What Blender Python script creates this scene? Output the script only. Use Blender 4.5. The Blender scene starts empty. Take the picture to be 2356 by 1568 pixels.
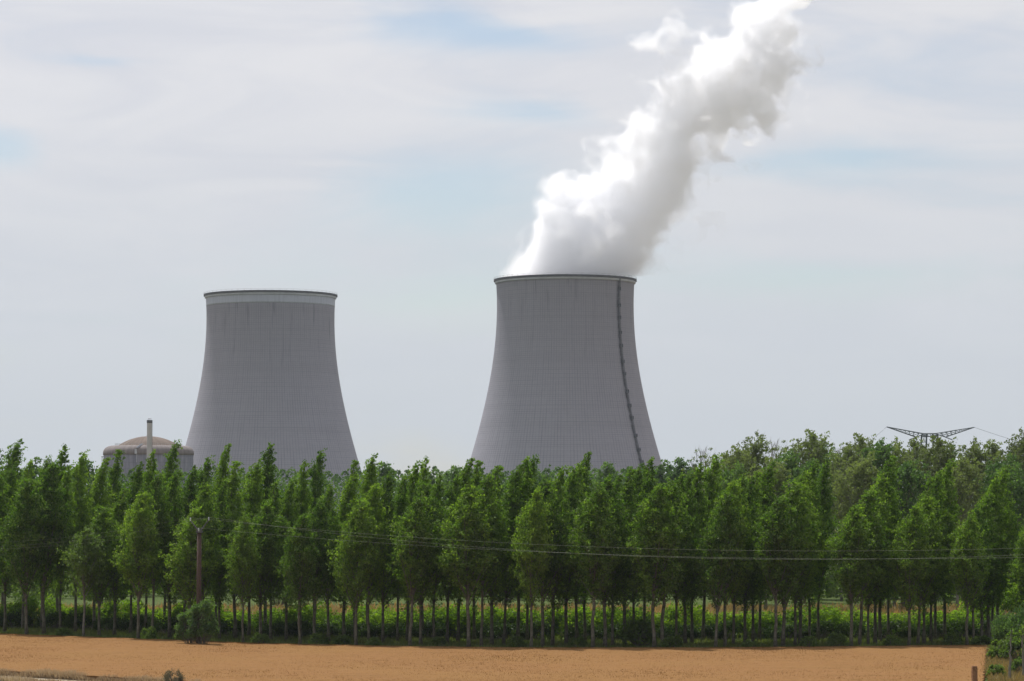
import bpy, bmesh, math, random
import numpy as np
from mathutils import Vector, Matrix

R = math.radians
scene = bpy.context.scene
col = scene.collection

# ------------------------------------------------------------------ camera
F, CX, CY, HZ = 6600.0, 1178.0, 784.0, 1163.0      # focal length, image centre, horizon (photo units, 2356 wide)
CAMH = 18.4
PITCH = math.atan((HZ - CY) / F)
cam_d = bpy.data.cameras.new("camera")
cam = bpy.data.objects.new("camera", cam_d)
col.objects.link(cam)
cam.location = (0, 0, CAMH)
cam.rotation_euler = (R(90) + PITCH, 0, 0)
cam_d.sensor_width = 36.0
cam_d.lens = 36.0 * F / 2356.0
cam_d.clip_start = 1.0
cam_d.clip_end = 30000.0
scene.camera = cam

# ------------------------------------------------------------------ sun, sky, exposure
SUN_EL, SUN_AZ = 60.0, -26.0            # azimuth from +Y (view direction), negative = left
el, az = R(SUN_EL), R(SUN_AZ)
sun_dir = Vector((math.sin(az) * math.cos(el), math.cos(az) * math.cos(el), math.sin(el)))
sd = bpy.data.lights.new("sun", 'SUN')
sd.energy = 4.5
sd.angle = R(0.6)
sd.color = (1.0, 0.96, 0.92)
sun = bpy.data.objects.new("sun", sd)
col.objects.link(sun)
sun.rotation_euler = (-sun_dir).to_track_quat('-Z', 'Y').to_euler()
sun.location = (0, 0, 900)

world = bpy.data.worlds.new("World")
scene.world = world
world.use_nodes = True
wn, wl = world.node_tree.nodes, world.node_tree.links
wn.clear()


class NG:
    """small helper for wiring node trees"""
    def __init__(s, nodes, links):
        s.n, s.l = nodes, links

    def new(s, t, **kw):
        nd = s.n.new(t)
        for k, v in kw.items():
            setattr(nd, k, v)
        return nd

    def put(s, sock, v):
        if hasattr(v, 'is_output'):
            s.l.new(v, sock)
        elif v is not None:
            sock.default_value = v

    def math(s, op, a, b=None, c=None, clamp=False):
        nd = s.n.new('ShaderNodeMath')
        nd.operation = op
        nd.use_clamp = clamp
        s.put(nd.inputs[0], a)
        if b is not None:
            s.put(nd.inputs[1], b)
        if c is not None:
            s.put(nd.inputs[2], c)
        return nd.outputs[0]

    def vmath(s, op, a, b=None, scale=None):
        nd = s.n.new('ShaderNodeVectorMath')
        nd.operation = op
        s.put(nd.inputs[0], a)
        if b is not None:
            s.put(nd.inputs[1], b)
        if scale is not None:
            s.put(nd.inputs['Scale'], scale)
        return nd.outputs['Value'] if op in ('LENGTH', 'DOT_PRODUCT', 'DISTANCE') else nd.outputs[0]

    def mapr(s, v, a, b, c, d, smooth=True):
        nd = s.n.new('ShaderNodeMapRange')
        nd.interpolation_type = 'SMOOTHSTEP' if smooth else 'LINEAR'
        s.put(nd.inputs['Value'], v)
        for k, x in zip(('From Min', 'From Max', 'To Min', 'To Max'), (a, b, c, d)):
            s.put(nd.inputs[k], x)
        return nd.outputs[0]

    def mix(s, f, a, b, blend='MIX'):
        nd = s.n.new('ShaderNodeMix')
        nd.data_type = 'RGBA'
        nd.blend_type = blend
        s.put(nd.inputs[0], f)
        s.put(nd.inputs[6], a)
        s.put(nd.inputs[7], b)
        return nd.outputs[2]

    def noise(s, vec, scale, detail=4, rough=0.5, dist=0.0):
        nd = s.n.new('ShaderNodeTexNoise')
        if vec is not None:
            s.put(nd.inputs['Vector'], vec)
        nd.inputs['Scale'].default_value = scale
        nd.inputs['Detail'].default_value = detail
        nd.inputs['Roughness'].default_value = rough
        nd.inputs['Distortion'].default_value = dist
        return nd.outputs[0]

    def comb(s, x, y, z):
        nd = s.n.new('ShaderNodeCombineXYZ')
        for k, v in zip(range(3), (x, y, z)):
            s.put(nd.inputs[k], v)
        return nd.outputs[0]

    def sep(s, v):
        nd = s.n.new('ShaderNodeSeparateXYZ')
        s.put(nd.inputs[0], v)
        return nd.outputs


g = NG(wn, wl)
sky = g.new('ShaderNodeTexSky', sky_type='NISHITA', sun_disc=False)
sky.sun_elevation = el
sky.sun_rotation = az
sky.altitude = 50
sky.air_density = 1.15
sky.dust_density = 0.7
sky.ozone_density = 1.0
tc = g.new('ShaderNodeTexCoord')
D_ = tc.outputs['Generated']
sx, sy, sz = g.sep(D_)
# thin cirrus sheet: broad banks drawn out sideways, with soft gaps of pale blue
v1 = g.comb(g.math('MULTIPLY', sx, 1.0), g.math('MULTIPLY', sy, 1.0), g.math('MULTIPLY', sz, 2.6))
n1 = g.noise(v1, 5.5, 5, 0.52, 0.6)
n2 = g.noise(g.comb(sx, sy, g.math('MULTIPLY', sz, 4.5)), 9.0, 5, 0.55, 0.8)
cl = g.math('ADD', g.math('MULTIPLY', n1, 0.65), g.math('MULTIPLY', n2, 0.35))
warp = g.math('MULTIPLY', g.math('SUBTRACT', n1, 0.5), 0.035)
gaps = None
for (px, py, wx, wy, amp) in ((1130, 92, 300, 48, .30), (1230, 275, 230, 36, .22), (10, 350, 110, 62, .30),
                              (1010, 480, 230, 90, .20), (230, 152, 130, 16, .15), (1830, 395, 280, 50, .19),
                              (1950, 630, 430, 75, .22), (1000, 720, 300, 60, .15), (1950, 410, 60, 40, .08)):
    a, b = (px - CX) / F, math.tan(math.atan((CY - py) / F) + PITCH)
    dx = g.math('DIVIDE', g.math('SUBTRACT', sx, a), wx / F)
    dz = g.math('DIVIDE', g.math('SUBTRACT', g.math('ADD', sz, warp), b), wy / F)
    d2 = g.math('ADD', g.math('MULTIPLY', dx, dx), g.math('MULTIPLY', dz, dz))
    e = g.math('MULTIPLY', g.math('POWER', 2.718, g.math('MULTIPLY', d2, -1.0)), amp)
    gaps = e if gaps is None else g.math('ADD', gaps, e)
gaps = g.math('MULTIPLY', gaps, g.mapr(sy, -0.2, 0.3, 0.0, 1.0))
cl = g.math('SUBTRACT', cl, gaps)
fac = g.mapr(cl, 0.17, 0.50, 0.28, 0.97)
tone = g.mapr(n2, 0.25, 0.7, 0.0, 1.0)
cloud = g.mix(tone, (6.5, 6.65, 7.2, 1), (7.5, 7.5, 7.75, 1))
# the thicker haze low in the sky takes a little of the light away
low = g.mapr(sz, 0.0, 0.16, 0.0, 1.0)
cloud = g.mix(low, (5.55, 6.0, 6.5, 1), cloud)
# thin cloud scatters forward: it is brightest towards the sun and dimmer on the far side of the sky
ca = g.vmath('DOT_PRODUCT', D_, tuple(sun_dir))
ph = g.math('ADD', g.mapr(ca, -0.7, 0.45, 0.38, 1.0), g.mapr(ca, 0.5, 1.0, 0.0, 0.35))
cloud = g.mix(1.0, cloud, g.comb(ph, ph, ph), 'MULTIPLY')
clear = g.mix(1.0, sky.outputs[0], (.90, .935, 1.0, 1), 'MULTIPLY')
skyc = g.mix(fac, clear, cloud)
bg = g.new('ShaderNodeBackground')
bg.inputs['Strength'].default_value = 0.1
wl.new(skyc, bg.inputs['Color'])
wo = g.new('ShaderNodeOutputWorld')
wl.new(bg.outputs[0], wo.inputs['Surface'])

scene.view_settings.view_transform = 'Standard'
scene.view_settings.look = 'None'
scene.view_settings.exposure = 0.0
scene.view_settings.gamma = 1.0
scene.view_settings.use_curve_mapping = False
scene.render.engine = 'CYCLES'
cy = scene.cycles
cy.max_bounces = 32
cy.diffuse_bounces = 4
cy.glossy_bounces = 2
cy.transmission_bounces = 4
cy.transparent_max_bounces = 8
cy.volume_bounces = 32
cy.use_denoising = True
try:
    cy.denoiser = 'OPENIMAGEDENOISE'
    cy.denoising_input_passes = 'RGB_ALBEDO_NORMAL'
    cy.denoising_prefilter = 'ACCURATE'
except Exception:
    pass
cy.sample_clamp_indirect = 6.0
cy.caustics_reflective = False
cy.caustics_refractive = False

# ------------------------------------------------------------------ helpers
GROUND = -0.6                     # soil level; z = 0 is the top of the standing wheat


def at(px, py, Y):
    """point of the view ray through photo position (px, py) at distance Y in front of the camera"""
    a, b = (px - CX) / F, (CY - py) / F
    c, s = math.cos(PITCH), math.sin(PITCH)
    d = Vector((a, c - b * s, s + b * c))
    return Vector((0, 0, CAMH)) + d * (Y / d.y)


def ground_dist(py, z=0.0):
    b = (CY - py) / F
    c, s = math.cos(PITCH), math.sin(PITCH)
    return (CAMH - z) * (c - b * s) / -(s + b * c)


def tag(o, label=None, cat=None, group=None, kind=None):
    if label:
        o['label'] = label
    if cat:
        o['category'] = cat
    if group:
        o['group'] = group
    if kind:
        o['kind'] = kind
    return o


def link(name, me, parent=None, loc=(0, 0, 0)):
    o = bpy.data.objects.new(name, me)
    col.objects.link(o)
    o.location = loc
    if parent:
        o.parent = parent
    return o


def empty(name, loc, rz=0.0):
    o = bpy.data.objects.new(name, None)
    o.empty_display_size = 0.5
    col.objects.link(o)
    o.location = loc
    o.rotation_euler = (0, 0, rz)
    return o


def np_mesh(name, verts, faces, mat, smooth=False, tint=None, uv=None):
    """mesh from numpy arrays; faces is (m,3) or (m,4)"""
    me = bpy.data.meshes.new(name)
    verts = np.asarray(verts, np.float32)
    faces = np.asarray(faces, np.int32)
    m, k = faces.shape
    me.vertices.add(len(verts))
    me.vertices.foreach_set("co", verts.ravel())
    me.loops.add(m * k)
    me.loops.foreach_set("vertex_index", faces.ravel())
    me.polygons.add(m)
    me.polygons.foreach_set("loop_start", np.arange(0, m * k, k, dtype=np.int32))
    me.polygons.foreach_set("loop_total", np.full(m, k, np.int32))
    me.polygons.foreach_set("use_smooth", np.full(m, smooth, bool))
    if tint is not None:
        at_ = me.attributes.new("tint", 'FLOAT', 'FACE')
        at_.data.foreach_set("value", np.asarray(tint, np.float32))
    if uv is not None:
        u = me.uv_layers.new(name="UVMap")
        u.data.foreach_set("uv", np.asarray(uv, np.float32).ravel())
    me.update(calc_edges=True)
    me.materials.append(mat)
    return me


class MB:
    """collects tubes and boxes into one mesh"""
    def __init__(s):
        s.v, s.f = [], []

    def add(s, verts, faces):
        o = len(s.v)
        s.v += [tuple(v) for v in verts]
        s.f += [tuple(i + o for i in f) for f in faces]

    def tube(s, pts, radii, n=6, cap=True):
        pts = [Vector(p) for p in pts]
        if not hasattr(radii, '__len__'):
            radii = [radii] * len(pts)
        vs = []
        for i, p in enumerate(pts):
            t = (pts[min(i + 1, len(pts) - 1)] - pts[max(i - 1, 0)]).normalized()
            ref = Vector((0, 0, 1)) if abs(t.z) < 0.9 else Vector((1, 0, 0))
            a = t.cross(ref).normalized()
            b = t.cross(a)
            for k in range(n):
                w = 2 * math.pi * k / n
                vs.append(p + (a * math.cos(w) + b * math.sin(w)) * radii[i])
        fs = []
        for i in range(len(pts) - 1):
            for k in range(n):
                fs.append((i * n + k, i * n + (k + 1) % n, (i + 1) * n + (k + 1) % n, (i + 1) * n + k))
        if cap:
            fs.append(tuple(range(n))[::-1])
            fs.append(tuple((len(pts) - 1) * n + k for k in range(n)))
        s.add(vs, fs)

    def box(s, c, size, rz=0.0):
        x, y, z = (q / 2 for q in size)
        ca, sa = math.cos(rz), math.sin(rz)
        vs = []
        for dz in (-z, z):
            for dx, dy in ((-x, -y), (x, -y), (x, y), (-x, y)):
                vs.append((c[0] + dx * ca - dy * sa, c[1] + dx * sa + dy * ca, c[2] + dz))
        s.add(vs, [(3, 2, 1, 0), (4, 5, 6, 7), (0, 1, 5, 4), (1, 2, 6, 5), (2, 3, 7, 6), (3, 0, 4, 7)])

    def lathe(s, prof, n=64, closed=False):
        """prof: list of (r, z); turned round the z axis"""
        vs = [(r * math.cos(2 * math.pi * k / n), r * math.sin(2 * math.pi * k / n), z) for r, z in prof for k in range(n)]
        fs = []
        m = len(prof)
        for i in range(m if closed else m - 1):
            j = (i + 1) % m
            for k in range(n):
                fs.append((i * n + k, i * n + (k + 1) % n, j * n + (k + 1) % n, j * n + k))
        s.add(vs, fs)

    def mesh(s, name, mat, smooth=False):
        me = bpy.data.meshes.new(name)
        me.from_pydata(s.v, [], s.f)
        if smooth:
            me.polygons.foreach_set("use_smooth", [True] * len(me.polygons))
        me.update()
        me.materials.append(mat)
        return me


def material(name):
    m = bpy.data.materials.new(name)
    m.use_nodes = True
    m.node_tree.nodes.clear()
    return m, NG(m.node_tree.nodes, m.node_tree.links)


def finish(m, g, shader, disp=None):
    o = g.new('ShaderNodeOutputMaterial')
    g.l.new(shader, o.inputs['Surface'])
    return m


def principled(g, color, rough=0.8, spec=0.3, metal=0.0, normal=None):
    b = g.new('ShaderNodeBsdfPrincipled')
    g.put(b.inputs['Base Color'], color)
    g.put(b.inputs['Roughness'], rough)
    b.inputs['Specular IOR Level'].default_value = spec
    b.inputs['Metallic'].default_value = metal
    if normal is not None:
        g.l.new(normal, b.inputs['Normal'])
    return b.outputs[0]


def bump(g, h, strength=0.4, dist=0.1):
    b = g.new('ShaderNodeBump')
    b.inputs['Strength'].default_value = strength
    b.inputs['Distance'].default_value = dist
    g.l.new(h, b.inputs['Height'])
    return b.outputs[0]


def mat_plain(name, c0, c1, scale=1.0, rough=0.8, spec=0.3, metal=0.0, detail=5, bmp=0.0):
    m, g = material(name)
    t = g.new('ShaderNodeTexCoord')
    n = g.noise(t.outputs['Object'], scale, detail, 0.6)
    c = g.mix(g.mapr(n, 0.3, 0.7, 0, 1), (*c0, 1), (*c1, 1))
    return finish(m, g, principled(g, c, rough, spec, metal, bump(g, n, bmp, 0.1) if bmp else None))


def mat_leaf(name, dark, mid, light, under, trans=0.38, gloss=0.05, vary=0.42, through=(1.36, 1.64, 0.58)):
    """leaf: colour differs leaf by leaf and a little tree by tree; the underside is paler"""
    m, g = material(name)
    a = g.new('ShaderNodeAttribute', attribute_type='GEOMETRY', attribute_name='tint')
    oi = g.new('ShaderNodeObjectInfo')
    t = g.math('ADD', a.outputs['Fac'], g.math('MULTIPLY', g.math('SUBTRACT', oi.outputs['Random'], 0.5), vary))
    r = g.new('ShaderNodeValToRGB')
    g.l.new(t, r.inputs[0])
    e = r.color_ramp.elements
    e[0].position, e[0].color = 0.12, (*dark, 1)
    e[1].position, e[1].color = 0.9, (*light, 1)
    k = e.new(0.5)
    k.color = (*mid, 1)
    geo = g.new('ShaderNodeNewGeometry')
    c = g.mix(g.math('MULTIPLY', geo.outputs['Backfacing'], 0.75), r.outputs[0], (*under, 1))
    d = g.new('ShaderNodeBsdfDiffuse')
    g.l.new(c, d.inputs['Color'])
    tr = g.new('ShaderNodeBsdfTranslucent')
    tcx = g.mix(1.0, r.outputs[0], (*through, 1), 'MULTIPLY')
    g.l.new(tcx, tr.inputs['Color'])
    mx = g.new('ShaderNodeMixShader')
    mx.inputs[0].default_value = trans
    g.l.new(d.outputs[0], mx.inputs[1])
    g.l.new(tr.outputs[0], mx.inputs[2])
    gl = g.new('ShaderNodeBsdfGlossy')
    gl.inputs['Roughness'].default_value = 0.5
    gl.inputs['Color'].default_value = (0.9, 0.95, 0.9, 1)
    mx2 = g.new('ShaderNodeMixShader')
    mx2.inputs[0].default_value = gloss
    g.l.new(mx.outputs[0], mx2.inputs[1])
    g.l.new(gl.outputs[0], mx2.inputs[2])
    return finish(m, g, mx2.outputs[0])


M = {}
M['poplar'] = mat_leaf('poplar_leaf', (.036, .080, .013), (.108, .182, .026), (.220, .300, .044), (.175, .22, .075), 0.49, 0.012)
M['poplar_young'] = mat_leaf('young_poplar_leaf', (.055, .095, .022), (.095, .150, .035), (.15, .21, .055), (.15, .19, .10), 0.42, 0.012)
M['olive'] = mat_leaf('olive_leaf', (.085, .105, .042), (.145, .172, .070), (.205, .235, .10), (.20, .22, .14), 0.4, 0.012)
M['green'] = mat_leaf('woodland_leaf', (.046, .092, .032), (.088, .152, .048), (.14, .21, .062), (.14, .18, .10), 0.42, 0.012)
M['bramble'] = mat_leaf('bramble_leaf', (.058, .105, .010), (.122, .195, .016), (.21, .285, .028), (.13, .18, .05), 0.52, .01)
M['under'] = mat_leaf('shade_toned_bramble_leaf', (.016, .032, .010), (.032, .060, .014), (.075, .115, .022), (.06, .08, .035), 0.3, .01)  # low bramble leaf darkened: shade of the hedge hollows is in the colour
M['shrub'] = mat_leaf('shrub_leaf', (.055, .085, .020), (.095, .140, .030), (.15, .20, .05), (.12, .16, .08), 0.42, .01)
M['grass'] = mat_leaf('grass_blade', (.045, .070, .018), (.085, .115, .028), (.16, .16, .055), (.10, .12, .05), 0.3, 0.02)
M['dry_grass'] = mat_leaf('dry_grass_blade', (.26, .18, .11), (.42, .31, .20), (.58, .46, .33), (.44, .34, .24), 0.3, 0.02, through=(1.1, 1.05, .8))
M['gold_grass'] = mat_leaf('golden_grass_blade', (.12, .12, .035), (.25, .19, .06), (.42, .27, .10), (.3, .22, .1), 0.3, 0.02, through=(1.1, 1.05, .8))
M['wheat'] = mat_leaf('wheat_ear', (.212, .112, .043), (.245, .132, .053), (.28, .157, .067), (.25, .134, .055), 0.2, 0.0, 0.0, through=(1.1, 1.05, .8))
M['weed'] = mat_leaf('dry_weed', (.09, .085, .05), (.15, .135, .08), (.23, .19, .12), (.15, .13, .09), 0.25, 0.02, through=(1.1, 1.05, .8))
M['bark'] = mat_plain('poplar_bark', (.085, .075, .058), (.19, .175, .14), 3.0, 0.9, 0.1, bmp=.4)
M['bark_grey'] = mat_plain('grey_bark', (.13, .12, .10), (.24, .22, .19), 2.0, 0.9, 0.1, bmp=.4)
M['wood_pole'] = mat_plain('tarred_wood', (.062, .042, .034), (.105, .070, .056), 6.0, 0.85, 0.2, bmp=.3)
M['steel_dark'] = mat_plain('dark_steel', (.055, .062, .075), (.10, .11, .125), 0.6, 0.6, 0.4)
M['steel_pylon'] = mat_plain('pylon_steel', (.055, .08, .085), (.09, .12, .125), 0.8, 0.6, 0.4)
M['galv'] = mat_plain('galvanised_steel', (.30, .31, .31), (.45, .46, .45), 3.0, 0.4, 0.5, 0.6)
M['wire'] = mat_plain('aluminium_wire', (.09, .11, .075), (.15, .17, .12), 0.5, 0.5, 0.4, 0.2)
M['arm'] = mat_plain('weathered_steel_arm', (.08, .085, .085), (.15, .155, .15), 3.0, 0.6, 0.4)
M['porcelain'] = mat_plain('glass_insulator', (.45, .5, .5), (.6, .65, .65), 4.0, 0.15, 0.6)
M['ring_pale'] = mat_plain('pale_concrete_ring', (.42, .44, .48), (.52, .54, .58), 0.2, 0.8, 0.2)
M['walkway'] = mat_plain('dark_walkway', (.075, .08, .09), (.115, .12, .13), 0.3, 0.8, 0.2)
M['stack'] = mat_plain('painted_stack', (.40, .40, .39), (.48, .48, .47), 0.25, 0.7, 0.3)
M['post'] = mat_plain('weathered_post', (.19, .10, .055), (.30, .17, .10), 5.0, 0.9, 0.1, bmp=.4)


# ------------------------------------------------------------------ ground
def ground_material():
    m, g = material('soil_and_meadow')
    t = g.new('ShaderNodeTexCoord')
    p = t.outputs['Object']
    x, y, z = g.sep(p)
    n1 = g.noise(p, 0.035, 5, 0.6)
    n2 = g.noise(p, 0.9, 4, 0.6)
    green = g.mix(g.mapr(n2, .3, .7, 0, 1), (.035, .060, .012, 1), (.075, .105, .022, 1))
    gold = g.mix(g.mapr(n2, .3, .7, 0, 1), (.20, .15, .05, 1), (.36, .22, .085, 1))
    # the ripe strips beyond the hedge
    band = g.math('MULTIPLY', g.mapr(y, 455, 475, 0, 1), g.mapr(y, 530, 545, 1, 0))
    f = g.math('MULTIPLY', band, g.mapr(n1, .46, .62, 0, 1))
    c = g.mix(f, green, gold)
    # unseen farmland parcels of straw, soil and crops, added to neutralise green bounce light
    vo = g.new('ShaderNodeTexVoronoi')
    vo.feature = 'F1'
    vo.distance = 'CHEBYCHEV'
    vo.inputs['Scale'].default_value = .0032
    g.l.new(p, vo.inputs['Vector'])
    parcel = g.new('ShaderNodeValToRGB')
    parcel.color_ramp.interpolation = 'CONSTANT'
    e = parcel.color_ramp.elements
    e[0].color = (.155, .125, .07, 1)
    e[1].position, e[1].color = .35, (.09, .075, .055, 1)
    for ps, cc in ((.55, (.05, .075, .02, 1)), (.75, (.18, .145, .085, 1))):
        k_ = e.new(ps)
        k_.color = cc
    sepc = g.new('ShaderNodeSeparateColor')
    g.l.new(vo.outputs['Color'], sepc.inputs[0])
    g.l.new(sepc.outputs[0], parcel.inputs[0])
    out = g.math('MAXIMUM', g.mapr(y, 1000, 1200, 0, 1), g.mapr(g.math('ABSOLUTE', x), 250, 330, 0, 1))
    c = g.mix(out, c, parcel.outputs[0])
    return finish(m, g, principled(g, c, 0.95, 0.1, 0, bump(g, n2, .6, .3)))


M['ground'] = ground_material()
S = 6000.0
xs = np.array([-S, -400, -150, -60, 0, 60, 150, 400, S])
ys = np.array([-300, 100, 250, 300, 350, 380, 420, 470, 560, 800, 1500, 3000, S])
gv = np.array([(x, y, GROUND) for y in ys for x in xs])
nx = len(xs)
gf = np.array([(j * nx + i, j * nx + i + 1, (j + 1) * nx + i + 1, (j + 1) * nx + i) for j in range(len(ys) - 1) for i in range(nx - 1)])
tag(link('ground', np_mesh('ground', gv, gf, M['ground'])), kind='structure')

# far edge of the wheat (photo x -> photo y), as a curve on the land
EDGE = [(-500, 1441), (-250, 1449), (0, 1458), (300, 1469.5), (620, 1481), (900, 1487), (1200, 1490.5), (1600, 1490.5), (2000, 1487.5), (2270, 1484.5), (2700, 1480)]


def edge_dist(px):
    xs_, ys_ = zip(*EDGE)
    return ground_dist(float(np.interp(px, xs_, ys_)), 0.0)


def world_x(px, Y):
    return (px - CX) / F * Y * math.cos(PITCH) / 1.0 if False else at(px, HZ, Y).x


# ------------------------------------------------------------------ haze (one closed box of thin air)
def build_haze(density):
    b = MB()
    x, y0, y1, z0, z1 = S + 60, -360, S + 60, GROUND - 1.0, 420.0
    b.box((0, (y0 + y1) / 2, (z0 + z1) / 2), (2 * x, y1 - y0, z1 - z0))
    m = bpy.data.materials.new('summer_haze')
    m.use_nodes = True
    n = m.node_tree.nodes
    n.clear()
    v = n.new('ShaderNodeVolumePrincipled')
    v.inputs['Color'].default_value = (0.80, 0.87, 1.0, 1)
    v.inputs['Density'].default_value = density
    v.inputs['Anisotropy'].default_value = 0.2
    o = n.new('ShaderNodeOutputMaterial')
    m.node_tree.links.new(v.outputs[0], o.inputs['Volume'])
    tag(link('haze', b.mesh('haze', m)), kind='stuff')


HAZE = 0.000028
if HAZE > 0:
    build_haze(HAZE)


# ------------------------------------------------------------------ cooling towers
def tower_material(name, streaks, ladder_u=None):
    m, g = material(name)
    uvn = g.new('ShaderNodeUVMap')
    u, v, _ = g.sep(uvn.outputs[0])
    t = g.new('ShaderNodeTexCoord')
    p = t.outputs['Object']
    _, _, pz = g.sep(p)

    def line(w, width):
        f = g.math('ABSOLUTE', g.math('SUBTRACT', g.math('FRACT', w), 0.5))      # 0.5 at the joint
        return g.mapr(f, 0.5 - width, 0.5, 0, 1)

    lu, lv = line(u, 0.26), line(v, 0.24)
    fu, fv = g.math('FLOOR', g.math('ADD', u, .5)), g.math('FLOOR', g.math('ADD', v, .5))
    # how strong each joint shows differs along the shell
    su = g.noise(g.comb(g.math('MULTIPLY', fu, .9), g.math('MULTIPLY', v, .05), 0.0), 1.0, 3, .6)
    sv = g.noise(g.comb(g.math('MULTIPLY', u, .035), g.math('MULTIPLY', fv, .9), 5.0), 1.0, 3, .6)
    wn_ = g.new('ShaderNodeTexWhiteNoise')
    g.l.new(g.comb(g.math('FLOOR', u), g.math('FLOOR', v), 0.0), wn_.inputs[0])
    big = g.noise(p, 0.018, 4, .55)
    c = g.mix(big, (.312, .306, .352, 1), (.384, .374, .418, 1))
    c = g.mix(g.math('MULTIPLY', wn_.outputs[0], .16), c, (.26, .26, .30, 1))
    c = g.mix(g.math('MULTIPLY', lu, g.mapr(su, .3, .72, .05, .48)), c, (.125, .128, .15, 1))
    c = g.mix(g.math('MULTIPLY', lv, g.mapr(sv, .3, .72, .05, .42)), c, (.135, .14, .155, 1))
    # whole lifts a shade apart
    lift = g.noise(g.comb(0.0, 0.0, g.math('MULTIPLY', pz, .12)), 1.0, 3, .7)
    c = g.mix(g.mapr(lift, .45, .7, 0, .28), c, (.23, .235, .255, 1))
    # haze at the foot put into the colour: upper lifts darker, lower ones paler
    c = g.mix(g.math('MULTIPLY', g.mapr(pz, 30, 150, 0, 1), g.mapr(big, .3, .7, .28, .42)), c, (.205, .205, .225, 1))
    # rain streaks hanging from the top
    fs = g.noise(g.comb(g.math('MULTIPLY', u, .55), g.math('MULTIPLY', v, .030), 2.0), 1.0, 3, .55)
    top = g.mapr(pz, 95, 150, 0, 1)
    c = g.mix(g.math('MULTIPLY', g.math('MULTIPLY', g.mapr(fs, .55, .74, 0, 1), top), streaks), c, (.06, .065, .08, 1))
    if ladder_u is not None:
        du = g.math('ABSOLUTE', g.math('SUBTRACT', u, ladder_u))
        sn = g.noise(p, .25, 3, .6)
        st = g.math('MULTIPLY', g.mapr(du, 0.1, 1.25, 1, 0), g.mapr(sn, .35, .65, .25, .95))
        c = g.mix(st, c, (.085, .09, .105, 1))
    h = g.math('SUBTRACT', 1.0, g.math('MAXIMUM', lu, lv))
    return finish(m, g, principled(g, c, 0.9, 0.15, 0, bump(g, h, .25, .12)))


rnd0 = random.Random(3)
NU, NV = 180, 124
TOP_Z = 163.0


def tower_r(z):
    return 44.2 * math.sqrt(1 + ((z - 147.0) / 103.0) ** 2)


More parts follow.
